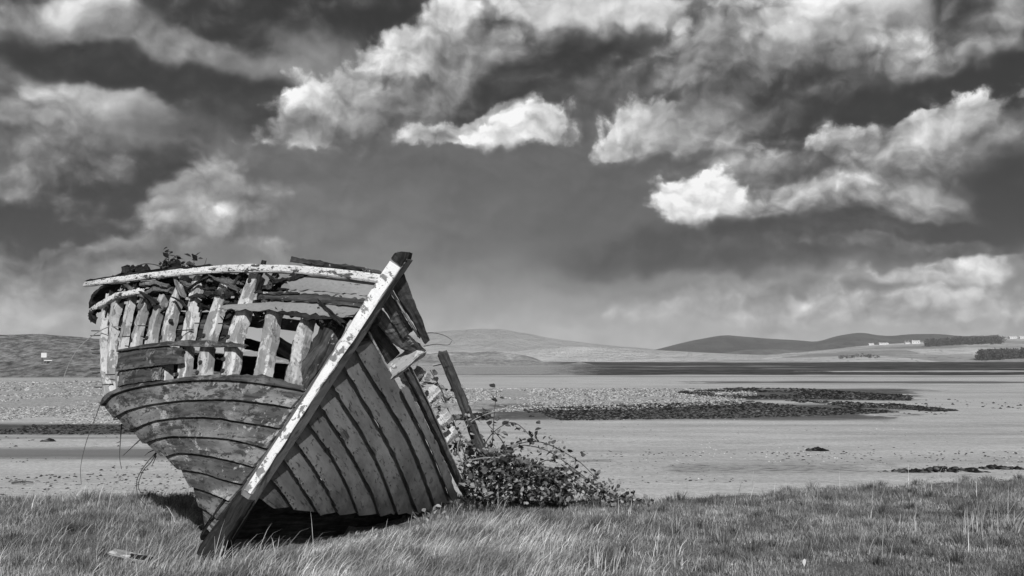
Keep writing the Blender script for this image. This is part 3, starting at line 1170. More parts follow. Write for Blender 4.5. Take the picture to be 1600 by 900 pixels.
r_ = np.random.default_rng(3)
W1 = scatter_band(17000, 700, 1500, I((700, 86), (850, 74), (1000, 68), (1100, 65), (1250, 62), (1400, 68), (1500, 77)), I((700, 93), (900, 93), (1100, 91), (1250, 87), (1400, 81), (1500, 78)), 31)
W2 = scatter_band(9000, 1060, 1420, I((1060, 49), (1150, 43), (1250, 44), (1420, 55)), I((1060, 51), (1150, 60), (1250, 60), (1420, 63)), 32)
W3 = scatter_band(2600, -150, 330, 100, 115, 33)
W4 = scatter_band(160, 1380, 1700, 60, 84, 34)
W5 = scatter_band(900, -150, 300, 118, 138, 35)
W5 = W5[::5]
P = np.concatenate([W1, W2, W3, W4, W5])
sz = (.02 + .085 * r_.uniform(0, 1, len(P)) ** 2) * np.clip(P[:, 1] / 45, .6, 1.7)
V, F = lumps(P, sz, .6, 5)
tag(mesh('seaweed_bank', V, F, M['weed']), 'dark seaweed and stones lying in long banks across the flats', 'seaweed', kind='stuff')
G1 = scatter_band(14000, 640, 1180, I((640, 44), (1180, 44)), I((640, 82), (1000, 76), (1180, 66)), 41)
G2 = scatter_band(16000, -200, 400, 32, 98, 42)
G3 = scatter_band(3500, 850, 1700, 85, 185, 43)
P = np.concatenate([G1, G2])
V, F = lumps(P, r_.uniform(.025, .065, len(P)) * np.clip(P[:, 1] / 45, .6, 2.2), .7, 6)
tag(mesh('shingle_bank', V, F, M['shingle']), 'speckled bank of pale shingle in front of the dunes', 'shingle', kind='stuff')
V, F = lumps(G3[:600], r_.uniform(.010, .024, 600)[:len(G3[:600])], .6, 7)
tag(mesh('shells', V, F, M['pale_shell']), 'tiny pale shells scattered on the near sand', 'shells', kind='stuff')
D3 = np.concatenate([scatter_band(1100, 850, 1700, 140, 190, 44), scatter_band(900, -150, 330, 150, 215, 45), scatter_band(200, 800, 1700, 95, 160, 46)])
V, F = lumps(D3, r_.uniform(.010, .035, len(D3)), .5, 8)
tag(mesh('weed_scraps', V, F, M['weed']), 'dark scraps of weed dotted over the near sand', 'seaweed', kind='stuff')


def weed_mound(px, py, wpx, h, label, seed):
    P = on_z(px, py, SAND_Z)
    r = np.random.default_rng(seed)
    w = wpx * P[1] / FPX
    root = empty('weed_mound', P, label, 'seaweed', 'weed mounds on the near sand')
    n = 70
    q = np.stack([r.normal(0, .26, n) * w, r.normal(0, .10, n) * w, np.zeros(n)], 1)
    q[:, 2] = h * np.exp(-(q[:, 0] / (.35 * w)) ** 2) * r.uniform(0, .8, n)
    V, F = lumps(P + q, r.uniform(.03, .10, n), .6, seed)
    o = mesh('weed', V, F, M['weed'], root)
    o['kind'] = 'stuff'


weed_mound(1480, 737, 80, .12, 'large dark weed mound lying just behind the right grass bank', 51)
weed_mound(1425, 738, 60, .05, 'low weed mound left of the largest one behind the grass bank', 52)
weed_mound(1560, 733, 70, .05, 'dark weed mound right of the largest one at the bank edge', 53)
weed_mound(1277, 704, 20, .06, 'small lone weed mound in the middle of the bare sand', 54)
weed_mound(770, 618, 8, .05, 'tiny dark weed clump on the shingle above the bramble shoot', 55)
weed_mound(76, 690, 14, .05, 'small dark weed clump on the left sand below the weed line', 56)

# drift stick on the left sand
P0, P1 = on_z(18, 757, SAND_Z), on_z(52, 756, SAND_Z)
st = empty('drift_stick', (P0 + P1) / 2, 'thin dark drift stick lying on the sand at left', 'stick')
P0[2] += .03
P1[2] += .03
V, F = tube([P0, (P0 + P1) / 2 + np.array([0, 0, .015]), P1], .022, .012, 6, 8)
mesh('shaft', V, F, M['twig'], st)
V, F = tube([P0 * .6 + P1 * .4, P0 * .5 + P1 * .5 + np.array([.05, -.08, .05])], .01, .005, 5, 4)
mesh('side_twig', V, F, M['twig'], st)

# ================================================================== THE WRECK
BO = np.array([-2.1, 9.4, 0.0])
boat = empty('wooden_boat', BO, 'wrecked clinker-built wooden boat heeled over on the grass, ribs bare', 'boat')

STEM = np.array([(322, 868), (405, 741), (469, 643), (533, 545), (600, 440), (627, 399)], float)   # centre of the stem face
SY = STEM[::-1, 1]
SX = STEM[::-1, 0]


def stem_x(y):
    return np.interp(y, SY, SX)


def stem_Y(y):
    return np.interp(y, [399, 868], [7.9, 8.2])


def stemP(y, dY=0.0):
    return at(stem_x(y), y, stem_Y(y) + dY)


SIL = np.array([(400, 136), (440, 139), (500, 145), (560, 147), (600, 153), (634, 163), (652, 183), (672, 207), (692, 228), (712, 252), (733, 283), (762, 302), (812, 324), (828, 327), (868, 322)], float)


def sil_x(y):
    return np.interp(y, SIL[:, 0], SIL[:, 1])


def star(px, py, inset=0.0):
    """a point of the starboard side (left in the picture)"""
    xs_, xl = stem_x(py), sil_x(py)
    w = np.clip((xs_ - px) / max(xs_ - xl, 1.0), -.05, 1.0)
    D = 1.05 * max(xs_ - xl, 1) * 8.2 / FPX
    Y = stem_Y(py) + .06 + D * (.55 * w + .45 * (1 - math.sqrt(max(0, 1 - min(1, w * w) * .985))))
    P = at(px, py, Y)
    if inset:
        P = P - star_n(px, py) * inset
    return P


def star_n(px, py):
    px = max(px, sil_x(py) + 6)
    e = 3.0
    a = star(px + e, py) - star(px - e, py)
    b = star(px, py + e) - star(px, py - e)
    n = np.cross(a, b)
    n = n / (np.linalg.norm(n) + 1e-12)
    return n if np.dot(n, np.array([-.5, -.6, .3])) > 0 else -n


# ---- port side (right in the picture): a bulged plane through the stem and the ground line
S0, S1 = stemP(868), stemP(402)
G0 = on_z(738, 790, .0)
tS = unit(S1 - S0)
pn = np.cross(tS, G0 - S0)
pn = unit(pn)
if pn[1] > 0:
    pn = -pn
gdir = unit(np.cross(pn, tS))
if np.dot(gdir, G0 - S0) < 0:
    gdir = -gdir


def port(px, py, inset=0.0):
    d = ray(px, py)
    base = S0 + np.array([0, .06, 0])
    k = np.dot(base - CAM, pn) / np.dot(d, pn)
    P = CAM + d * k
    s = np.clip(np.dot(P - base, gdir) / 2.6, 0, 1.2)
    P = CAM + d * (k - (.75 * s * (1 - .55 * s) * .55))
    return P - pn * inset


def port_n(px, py):
    e = 3.0
    a = port(px + e, py) - port(px - e, py)
    b = port(px, py + e) - port(px, py - e)
    n = unit(np.cross(a, b))
    return n if np.dot(n, pn) > 0 else -n


NU = 44


def star_curve(pix, n=NU, ext=0.0, inset=0.0, xtra=6):
    q = resample(pix, n)
    P = np.array([star(a, b, inset) for a, b in q])
    N = np.array([star_n(a, b) for a, b in q])
    # smooth the normals near the outline
    if ext > 0:
        z = q[-1, 1]
        dirv = unit(np.array([.10, 1.0, -.12]))
        E = np.array([P[-1] + dirv * ext * (k + 1) / xtra + np.array([.10, 0, 0]) * ((k + 1) / xtra) ** 2 * ext for k in range(xtra)])
        P = np.concatenate([P, E])
        N = np.concatenate([N, np.tile(unit(np.array([-1, .05, .1])), (xtra, 1))])
    return P, N


star_seams = [
    [(474, 601), (450, 596), (429, 589), (414, 585), (362, 585), (293, 588), (256, 594), (200, 601), (176, 609), (160, 621)],
    [(478, 612), (466, 609), (409, 600), (362, 595.5), (300, 596), (236, 602.7), (202, 609.7), (179, 618), (163, 634)],
    [(458, 638), (409, 630.5), (362, 625.6), (300, 626), (272, 628.3), (233, 633.8), (202, 641.5), (183, 652)],
    [(440, 670), (378, 659.5), (331, 653), (300, 652.6), (275, 654), (241, 658.6), (208, 671)],
    [(420, 701), (362, 687), (300, 682.6), (257, 683.5), (229, 692)],
    [(399, 730), (370, 722), (330, 713), (290, 708), (258, 712)],
    [(381, 757), (350, 749), (320, 739), (283, 732)],
    [(361, 783), (338, 773), (318, 765), (302, 759)],
    [(343, 812), (334, 804), (327, 798), (317, 792)],
    [(333, 832), (331, 830), (329, 828), (327, 826)],
]
EXT = [1.1, 1.1, 1.0, .9, .8, .7, .6, .5, .4, .3]
curves = [star_curve(s, ext=e) for s, e in zip(star_seams, EXT)]
for k in range(len(curves) - 1):
    hi, N = curves[k]
    lo, N2 = curves[k + 1]
    nn = unit(N + N2)
    # soften normals along the strake
    for _ in range(6):
        nn[1:-1] = unit(nn[:-2] + nn[1:-1] * 2 + nn[2:])
    rg = (.002, .016 if k == 0 else .002, .0, .05)
    plank('plank', lo, hi, nn, M['hull_star'] if k else M['hull_star_dark'], boat, rag=rg, seed=k, lap=.034, thick=.03)


def star_plank(lo, hi, mat, rag, seed, inset=0.0, n=30, lap=.024, name='plank', ext=0.0, over=.08):
    a, N = star_curve(lo, n, ext, inset)
    b, _ = star_curve(hi, n, ext, inset)
    for _ in range(4):
        N[1:-1] = unit(N[:-2] + N[1:-1] * 2 + N[2:])
    return plank(name, a, b, N, mat, boat, rag=rag, seed=seed, lap=lap, over=over)


# stubs of the strakes above
star_plank([(257, 594), (225, 598), (200, 602), (186, 606)], [(256, 573), (225, 576), (200, 579), (186, 582)], M['hull_star_dark'], (.004, .012, .06, .03), 20)
star_plank([(292, 569), (254, 572), (215, 576), (182, 581)], [(288, 543), (254, 543), (215, 546), (186, 551)], M['hull_star_dark'], (.004, .01, .07, .03), 21)
star_plank([(388, 544), (350, 543), (323, 543), (270, 541), (225, 545), (183, 551)], [(388, 537), (350, 533), (299, 531), (254, 534), (220, 539), (183, 546)], M['hull_star_dark'], (.003, .012, .05, .03), 22)
# grey strakes under the rail, near the stem
star_plank([(580, 466), (540, 461), (500, 457), (452, 455)], [(592, 441), (540, 436), (490, 431), (448, 428)], M['strake_grey'], (.012, .002, 0, .16), 23, over=0)
star_plank([(566, 482), (520, 477), (480, 473), (430, 471), (398, 471)], [(578, 467), (540, 462), (500, 459), (450, 458), (402, 458)], M['dark_patch'], (.006, .03, 0, .14), 24)
star_plank([(552, 498), (520, 497), (490, 494), (440, 489), (400, 488), (342, 485)], [(564, 481), (520, 476), (480, 473), (430, 472), (400, 474), (345, 477)], M['strake_grey'], (.02, .004, 0, .06), 25)
star_plank([(556, 496), (520, 502), (492, 503), (455, 497), (430, 491)], [(560, 490), (520, 491), (490, 489), (455, 486), (430, 485)], M['dark'], (.025, .01, 0, .12), 26, inset=-.012, lap=.01)
star_plank([(470, 462), (445, 463), (420, 462), (398, 459)], [(470, 456), (445, 455), (420, 456), (398, 454)], M['dark_patch'], (.012, .012, .06, .06), 27, inset=-.01, lap=.012)

# ---- stem
ysamp = np.linspace(868, 399, 34)
face = np.array([stemP(y, -.07) for y in ysamp])
ax = unit(face[-1] - face[0])
fwd = np.array([-.02, -1.0, 0])
fwd = unit(fwd - ax * np.dot(fwd, ax))
sidev = np.cross(ax, fwd)
if sidev[0] < 0:
    sidev = -sidev
wf = np.interp(ysamp, [399, 440, 560, 640, 760, 868], [.105, .105, .080, .056, .066, .08])
wl = np.interp(ysamp, [399, 440, 560, 640, 760, 868], [.12, .13, .135, .14, .14, .14])
wr = np.interp(ysamp, [399, 440, 560, 640, 760, 868], [.12, .13, .14, .145, .15, .16])


def strip(name, A, B, mat, parent, nv=4, rough=.003, seed=0, cap=None):
    """a strip of surface between two lines of points"""
    r = np.random.default_rng(seed)
    n = len(A)
    V, U = [], []
    lenu = np.r_[0, np.cumsum(np.linalg.norm(np.diff(A, axis=0), axis=1))]
    for k in range(nv):
        v = k / (nv - 1)
        V.append(A + (B - A) * v + r.normal(0, rough, (n, 3)))
        U.append(np.stack([lenu, np.full(n, v * np.linalg.norm(B - A, axis=1).mean() + seed)], 1))
    return np.concatenate(V), np.concatenate(U), [(k * n + i, k * n + i + 1, (k + 1) * n + i + 1, (k + 1) * n + i) for k in range(nv - 1) for i in range(n - 1)]


def loft(name, rails, mat, parent, seed=0, rough=.002, close=True):
    """closed timber lofted through several edge lines (each (n,3))"""
    r = np.random.default_rng(seed)
    n = len(rails[0])
    V, U = [], []
    lenu = np.r_[0, np.cumsum(np.linalg.norm(np.diff(rails[0], axis=0), axis=1))]
    d = 0
    K = len(rails)
    for k, A in enumerate(rails):
        j = np.convolve(r.normal(0, 1, n + 4), np.ones(5) / 2.4, 'valid')[:, None]
        V.append(A + r.normal(0, 1, (1, 3)) * 0 + unit(A - sum(rails) / K) * j * rough)
        if k:
            d += np.linalg.norm(A - rails[k - 1], axis=1).mean()
        U.append(np.stack([lenu, np.full(n, d + seed * .7)], 1))
    V, U = np.concatenate(V), np.concatenate(U)
    F = []
    for k in range(K if close else K - 1):
        k2 = (k + 1) % K
        for i in range(n - 1):
            F.append((k * n + i, k * n + i + 1, k2 * n + i + 1, k2 * n + i))
    F.append(tuple(k * n for k in range(K))[::-1])
    F.append(tuple(k * n + n - 1 for k in range(K)))
    return mesh(name, V, F, mat, parent, U)


hl = (wf / 2)[:, None]
body_rails = [face - sidev * hl * 1.02 - fwd * .012, face + sidev * hl * 1.02 - fwd * .012,
              face + sidev * (wr / 2)[:, None] * 1.1 - fwd * .12, face + sidev * .06 - fwd * .26,
              face - sidev * .06 - fwd * .26, face - sidev * (wl / 2)[:, None] * 1.1 - fwd * .13]
stem = loft('stem_post', body_rails, M['stem_side'], boat, 3, .004)
# white painted face board: stops above the foot
k0 = int(np.argmin(np.abs(ysamp - 772)))
fr = face[k0:-1]
hf = hl[k0:-1]
fa = loft('stem_face', [fr - sidev * hf, fr - sidev * hf * .8 + fwd * .006, fr + sidev * hf * .8 + fwd * .006, fr + sidev * hf, fr + sidev * hf - fwd * .02, fr - sidev * hf - fwd * .02], M['stem'], stem, 5, .0045)
# dark rotten head and foot
hd = [stemP(y, -.075) for y in np.linspace(407, 396, 6)]
beam('stem_head', hd, fwd, .115, .17, M['dark'], stem, n=6, rough=.004, endrag=.02)
ft = [stemP(y, -.085) for y in np.linspace(872, 778, 14)]
beam('stem_foot', ft, fwd, .165, .27, M['dark'], stem, n=14, rough=.004, taper=(1.15, .8))

# ---- rail (rubbing strake) with its rotten cap
rail_px = [(594, 437), (560, 432.5), (522, 428), (486, 424.5), (449, 422), (405, 420.5), (360, 421.5), (319, 424), (280, 427.5), (240, 432), (200, 437), (165, 441), (139, 445)]
RP = np.array([star(a, b, -.05) for a, b in resample(rail_px, 50)])
RN = np.array([star_n(a, b) for a, b in resample(rail_px, 50)])
for _ in range(10):
    RN[1:-1] = unit(RN[:-2] + 2 * RN[1:-1] + RN[2:])
beam('rail', RP, RN, .066, .05, M['white'], boat, n=50, rough=.0022, endrag=.05, seed=2, taper=(1.08, .80), bev=.18)


def star_beam(pix, w, d, mat, inset=0.0, name='rib', rough=.003, seed=0, endrag=.03, taper=(1, 1), n=None):
    q = resample(pix, n or 24)
    P = np.array([star(a, b) for a, b in q])
    N = np.array([star_n(a, b) for a, b in q])
    for _ in range(5):
        N[1:-1] = unit(N[:-2] + 2 * N[1:-1] + N[2:])
    return beam(name, P - N * inset, N, w, d, mat, boat, n=len(q), rough=rough, endrag=endrag, seed=seed, taper=taper)


star_beam([(592, 428), (560, 421), (520, 415.5), (490, 411), (468, 407.5)], .035, .10, M['dark_patch'], -.04, 'cap_board', .008, 31, .10)
star_beam([(330, 417.5), (290, 421), (250, 424.5), (200, 431), (170, 435), (142, 439)], .018, .09, M['dark'], -.045, 'cap_board', .006, 32, .06)
star_beam([(228, 424), (214, 421), (200, 420), (190, 428)], .05, .05, M['dark'], -.02, 'cap_splinter', .02, 33, .05)
# second rail piece at the quarter, and the bent wood above it
star_beam([(182, 462), (170, 469), (156, 477), (145, 484)], .055, .05, M['white'], -.02, 'lower_rail', .003, 34, .02)
star_beam([(221, 455), (210, 457), (198, 460), (185, 462)], .050, .05, M['white'], -.03, 'lower_rail', .003, 35, .03)
star_beam([(262, 452), (248, 450), (235, 453), (224, 462), (216, 477)], .045, .05, M['grey_wood'], .0, 'bent_splinter', .006, 36, .04)
star_beam([(262, 447), (245, 443), (225, 445)], .03, .05, M['grey_wood'], -.03, 'bent_splinter', .005, 37, .05)
star_beam([(173, 443), (160, 451), (149, 463), (144, 478)], .03, .12, M['dark'], -.03, 'quarter_board', .008, 38, .03)
star_beam([(262, 434), (240, 438), (215, 441), (190, 446)], .06, .05, M['dark'], .06, 'shelf_board', .008, 39, .05)
star_beam([(372, 431), (340, 432), (310, 432)], .08, .05, M['dark'], .05, 'shelf_board', .01, 40, .05)
star_beam([(368, 441), (345, 437), (318, 435)], .035, .05, M['grey_wood'], .01, 'shelf_splinter', .008, 41, .06)
star_beam([(362, 452), (345, 456), (325, 458)], .05, .05, M['dark_patch'], .0, 'shelf_splinter', .012, 42, .06)
star_beam([(146, 500), (141, 491), (152, 480)], .06, .05, M['dark'], -.02, 'quarter_board', .01, 43, .02)
star_beam([(483, 427), (455, 437), (432, 441), (420, 432)], .03, .03, M['dark'], -.03, 'hanging_splinter', .008, 44, .05)
star_beam([(430, 428), (424, 438), (418, 449)], .055, .03, M['dark_patch'], .0, 'hanging_splinter', .006, 45, .02)

# ---- ribs: centre line from bottom to top, width in metres
ribs = [
    ([(446, 598), (452, 570), (460, 535), (470, 500)], .118, .10, .035),
    ([(398, 592), (404, 560), (410, 530), (417, 490), (424, 470)], .130, .10, .035),
    ([(346, 592), (351, 560), (357, 525), (368, 490), (378, 460), (390, 430)], .135, .10, .035),
    ([(306, 592), (311, 560), (317, 525), (327, 490), (337, 460), (346, 434)], .135, .09, .035),
    ([(276, 592), (279, 560), (283, 525), (290, 490), (296, 460), (302, 432)], .115, .09, .035),
    ([(246, 592), (247, 560), (250, 525), (258, 490), (268, 460), (280, 432)], .11, .09, .035),
    ([(222, 596), (222, 560), (226, 525), (234, 492), (246, 462)], .085, .09, .035),
    ([(197, 602), (198, 570), (202, 535), (210, 497), (222, 460)], .070, .09, .03),
    ([(178, 610), (177, 585), (180, 550), (187, 510), (197, 466), (204, 446)], .060, .08, .03),
    ([(166, 612), (163, 585), (165, 550), (168, 505), (177, 470)], .045, .08, .03),
    ([(157, 614), (153, 585), (152, 550), (153, 505), (160, 465)], .04, .07, .03),
]
rr = np.random.default_rng(4)
boltV, boltF = None, None


def bolt_at(P, N, rad, name='bolt', depth=.012, mat='iron'):
    N = unit(N)
    A = unit(np.cross(N, [0.2, .1, 1]))
    B = np.cross(N, A)
    k = 9
    ring = [P + N * depth + (A * math.cos(6.283 * i / k) + B * math.sin(6.283 * i / k)) * rad * .75 for i in range(k)]
    ring2 = [P - N * .01 + (A * math.cos(6.283 * i / k) + B * math.sin(6.283 * i / k)) * rad for i in range(k)]
    v = ring + ring2
    f = [tuple(range(k))] + [(i, k + i, k + (i + 1) % k, (i + 1) % k) for i in range(k)]
    return mesh(name, v, f, M[mat], boat)


for k, (pix, w, d, ins) in enumerate(ribs):
    star_beam(pix, w, d, M['rib'], ins, 'rib', .0055, 60 + k, .05, (1.0, .92))
    rib_shade = [(a_ - (12 if k < 5 else 8), b_) for a_, b_ in pix[:-1]]  # added dark strip beside each rib, standing for its shaded left face
    rib_shade = [(max(a_, sil_x(b_) + 2), b_) for a_, b_ in rib_shade]
    star_beam(rib_shade, w * .75, .05, M[('dark', 'grey_wood', 'dark')[k % 3]], ins + .075, 'rib', .006, 90 + k, .06)
bolts = [(247, 526), (278, 526), (314, 523), (352, 525), (309, 565), (304, 581), (344, 578), (345, 560), (225, 527), (201, 531), (272, 584), (279, 438), (313, 437), (386, 437), (293, 447), (262, 500)]
for (a, b) in bolts:
    ins = .035
    P = star(a, b) - star_n(a, b) * (ins - .003)
    bolt_at(P, star_n(a, b), .023)

# nails standing out of the bare rib edges, left outline
for k, (a, b, l) in enumerate([(147, 517, 5), (146, 524, 6), (147, 545, 6), (148, 552, 5), (147, 576, 8), (149, 582, 5), (152, 605, 5), (160, 629, 6), (183, 654, 7), (208, 674, 9), (228, 690, 5), (196, 525, 6), (221, 509, 7), (170, 585, 6), (166, 600, 7), (310, 505, 7), (346, 505, 6), (290, 515, 7)]):
    Pn = star(a, b)
    V, F = tube([Pn + np.array([.06, .02, 0]), Pn + np.array([-l * .0042, -.02, -.004 * (k % 3)])], .006, .005, 5, 3)
    mesh('nail', V, F, M['iron'], boat)

# loose dark splinters tangled round the rib heads
sr = np.random.default_rng(17)
for k in range(92):
    cx, cy = sr.uniform(165, 410), 432 + 46 * sr.uniform(0, 1) ** 1.4
    if k > 76:
        cx, cy = sr.uniform(400, 545), sr.uniform(484, 500)
    l = sr.uniform(5, 24)
    an = sr.normal(0.1, .8)
    mt = M[['dark', 'dark', 'dark_patch', 'grey_wood'][k % 4]]
    star_beam([(cx + l * math.cos(an), cy + l * math.sin(an)), (cx, cy + sr.normal(0, 1.5)), (cx - l * math.cos(an), cy - l * math.sin(an))], sr.uniform(.012, .045), sr.uniform(.015, .04), mt, (sr.uniform(.05, .17) if k % 5 else sr.uniform(-.03, .02)), 'splinter', .006, 300 + k, .05, (1.2, .5), n=8)
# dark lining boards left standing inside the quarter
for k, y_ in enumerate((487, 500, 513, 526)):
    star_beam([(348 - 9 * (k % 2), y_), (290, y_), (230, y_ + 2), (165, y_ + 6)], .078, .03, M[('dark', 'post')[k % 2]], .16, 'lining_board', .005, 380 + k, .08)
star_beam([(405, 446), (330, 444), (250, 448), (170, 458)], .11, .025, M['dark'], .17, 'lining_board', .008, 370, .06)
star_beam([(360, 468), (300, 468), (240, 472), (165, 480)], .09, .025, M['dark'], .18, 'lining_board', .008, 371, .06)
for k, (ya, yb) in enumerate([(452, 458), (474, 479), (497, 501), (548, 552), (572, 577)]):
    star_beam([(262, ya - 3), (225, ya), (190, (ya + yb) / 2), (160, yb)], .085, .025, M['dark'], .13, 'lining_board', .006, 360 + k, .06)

# ---- inner timbers seen between the ribs
def inner(a, b, Ya, Yb, w, d, mat, name, seed, rough=.004, nrm=(0, -1, .2)):
    return beam(name, [at(a[0], a[1], Ya), at((a[0] + b[0]) / 2, (a[1] + b[1]) / 2 - 1, (Ya + Yb) / 2), at(b[0], b[1], Yb)], np.array(nrm), w, d, mat, boat, rough=rough, endrag=.04, seed=seed)


inner((330, 497), (470, 508), 9.6, 9.0, .10, .05, M['grey_wood'], 'stringer', 71)
inner((300, 517), (480, 560), 9.9, 9.2, .09, .06, M['dark'], 'stringer', 72)
inner((360, 575), (500, 585), 9.6, 9.0, .16, .05, M['dark'], 'stringer', 73)
inner((240, 560), (400, 570), 10.2, 9.7, .16, .05, M['dark'], 'stringer', 74)
inner((200, 520), (300, 500), 10.6, 10.2, .10, .05, M['dark'], 'stringer', 75)
inner((422, 530), (500, 580), 9.2, 8.9, .13, .06, M['grey_wood'], 'floor_timber', 76)
inner((470, 540), (512, 590), 9.4, 8.9, .20, .05, M['rib'], 'floor_timber', 77)
inner((504, 540), (496, 570), 8.9, 8.7, .06, .06, M['rib'], 'knee', 78)
# apron behind the stem, rough and dark
ap = [at(stem_x(y) - 34 + (y - 500) * .05, y, stem_Y(y) + .30) for y in np.linspace(615, 492, 14)]
beam('apron', ap, fwd, .17, .10, M['dark_patch'], boat, n=14, rough=.012, endrag=.03, seed=79)
# far-side ceiling boards low in the hull (closes the view through the bottom)
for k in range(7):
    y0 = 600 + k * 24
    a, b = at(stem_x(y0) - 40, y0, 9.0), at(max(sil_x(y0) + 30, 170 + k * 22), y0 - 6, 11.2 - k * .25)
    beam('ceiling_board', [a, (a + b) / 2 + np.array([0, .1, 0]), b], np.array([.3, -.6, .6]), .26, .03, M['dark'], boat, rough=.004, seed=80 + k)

# ---- port strakes
port_seams = [
    [(398, 772), (408, 779), (416, 785), (424, 790)],
    [(417, 742), (430, 757), (445, 777), (455, 793)],
    [(438, 712), (456, 739.6), (481, 777), (496, 802)],
    [(455, 682), (486.7, 727), (513, 773), (527, 804)],
    [(474, 652), (518.7, 716), (543.6, 766), (558, 806)],
    [(492, 624), (536, 691.6), (568, 748.4), (592, 808)],
    [(512, 595), (558, 666.7), (590, 727), (620, 806)],
    [(531, 567), (579, 649), (614.7, 713), (651, 805)],
    [(548, 540), (593, 613), (636, 684.4), (680, 800)],
    [(578, 534), (620, 602.7), (650, 659.6), (675, 713), (702, 782)],
    [(629, 599), (647, 628), (664, 660), (700, 731), (714, 772)],
]


def port_curve(pix, n=36, inset=0.0):
    q = resample(pix, n)
    return np.array([port(a, b, inset) for a, b in q]), np.array([port_n(a, b) for a, b in q])


pc = [port_curve(s) for s in port_seams]
for k in range(len(pc) - 2):
    lo, N = pc[k]
    hi, N2 = pc[k + 1]
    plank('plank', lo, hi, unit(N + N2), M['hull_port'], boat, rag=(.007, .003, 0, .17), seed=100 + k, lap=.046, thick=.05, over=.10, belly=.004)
lo, N = port_curve([(620, 602.7), (650, 659.6), (675, 713), (702, 782)])
hi, _ = port_curve([(633, 596), (664, 652), (697, 720), (716, 772)])
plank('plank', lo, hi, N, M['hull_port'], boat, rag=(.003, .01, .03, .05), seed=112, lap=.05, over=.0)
# rivets along the laps, both sides
rvm = None


def rivet(P, N, rad=.008):
    global rvm
    if rvm is None:
        v = [(math.cos(a_ * 1.0472) * z_[0], math.sin(a_ * 1.0472) * z_[0], z_[1]) for z_ in ((1.0, 0.0), (.6, .6)) for a_ in range(6)]
        f = [tuple(range(6, 12))] + [(i_, (i_ + 1) % 6, 6 + (i_ + 1) % 6, 6 + i_) for i_ in range(6)]
        rvm = bpy.data.meshes.new('rivet')
        rvm.from_pydata(v, [], f)
        rvm.materials.append(M['iron'])
    o = bpy.data.objects.new('rivet', rvm)
    COL.objects.link(o)
    o.parent = boat
    o.location = tuple(P - BO)
    o.rotation_euler = Vector(tuple(N)).to_track_quat('Z', 'Y').to_euler()
    o.scale = (rad, rad, rad)


rv = np.random.default_rng(8)
for k in range(1, len(pc) - 2):
    C_, N_ = pc[k]
    U_, _ = pc[k + 1]
    for i_ in range(3, 34, 4):
        j_ = min(35, i_ + int(rv.integers(0, 3)))
        Pq = C_[j_] * .86 + U_[j_] * .14
        rivet(Pq + N_[j_] * .044, N_[j_], rv.uniform(.006, .011))
for k in range(1, 7):
    C_, N_ = curves[k]
    U_, _ = curves[k - 1]
    for i_ in range(3, NU - 2, 6):
        j_ = min(NU - 1, i_ + int(rv.integers(0, 4)))
        Pq = C_[j_] * .84 + U_[j_] * .16
        rivet(Pq + N_[j_] * .031, N_[j_], rv.uniform(.006, .010))
# dark boards added behind the strake ends to blacken the shaded void
for k, (a, b) in enumerate([((345, 840), (560, 838)), ((362, 812), (640, 824)), ((390, 790), (700, 806))]):
    A, B = port(a[0], a[1], .14), port(b[0], b[1], .16)
    A2 = np.array([A[0], A[1], max(A[2], -.12)])
    B2 = np.array([B[0], B[1], max(B[2], -.10)])
    beam('void_shade_board', [A2, (A2 + B2) / 2, B2], pn, .26, .03, M['dark'], boat, rough=.008, endrag=.05, seed=120 + k)


def port_beam(pix, w, d, mat, inset=0.0, name='rib', rough=.004, seed=0, endrag=.03, n=None, taper=(1, 1), dY=0.0, nrm=None):
    q = resample(pix, n or 20)
    P = np.array([port(a, b, inset) for a, b in q]) + np.array([0, dY, 0])
    N = np.array([port_n(a, b) for a, b in q]) if nrm is None else np.tile(np.asarray(nrm, float), (len(q), 1))
    return beam(name, P, N, w, d, mat, boat, n=len(q), rough=rough, endrag=endrag, seed=seed, taper=taper)


# bright-edged batten along the broken top edge
port_beam([(640, 583), (655, 610), (682, 668), (706, 720), (731, 774)], .05, .09, M['grey_wood'], .02, 'sheer_batten', .004, 130, .03)
port_beam([(648, 580), (664, 612), (690, 668), (712, 722), (733, 770)], .014, .05, M['rib'], .03, 'batten_edge', .002, 131, .02)
port_beam([(640, 590), (650, 610), (660, 632)], .07, .05, M['rib'], .08, 'rib_stub', .008, 132, .04)
# broken sheer at the stem head
port_beam([(619, 437), (634, 468), (650, 500), (664, 531)], .10, .03, M['post'], -.03, 'sheer_plank', .004, 133, .02, taper=(1.3, .55))
port_beam([(611, 454), (632, 489), (655, 526)], .018, .03, M['rib'], -.01, 'plank_edge', .002, 134, .02)
port_beam([(606, 468), (623, 495), (640, 524)], .11, .03, M['grey_wood'], .03, 'plank', .004, 135, .03)
port_beam([(594, 492), (612, 515), (632, 538), (655, 553)], .10, .03, M['grey_wood'], .05, 'plank', .004, 136, .02)
port_beam([(586, 512), (598, 530), (612, 552), (628, 572)], .17, .03, M['post'], .12, 'plank', .004, 137, .02)
port_beam([(577, 520), (592, 549), (608, 578)], .018, .03, M['rib'], .0, 'plank_edge', .0015, 138, .01)
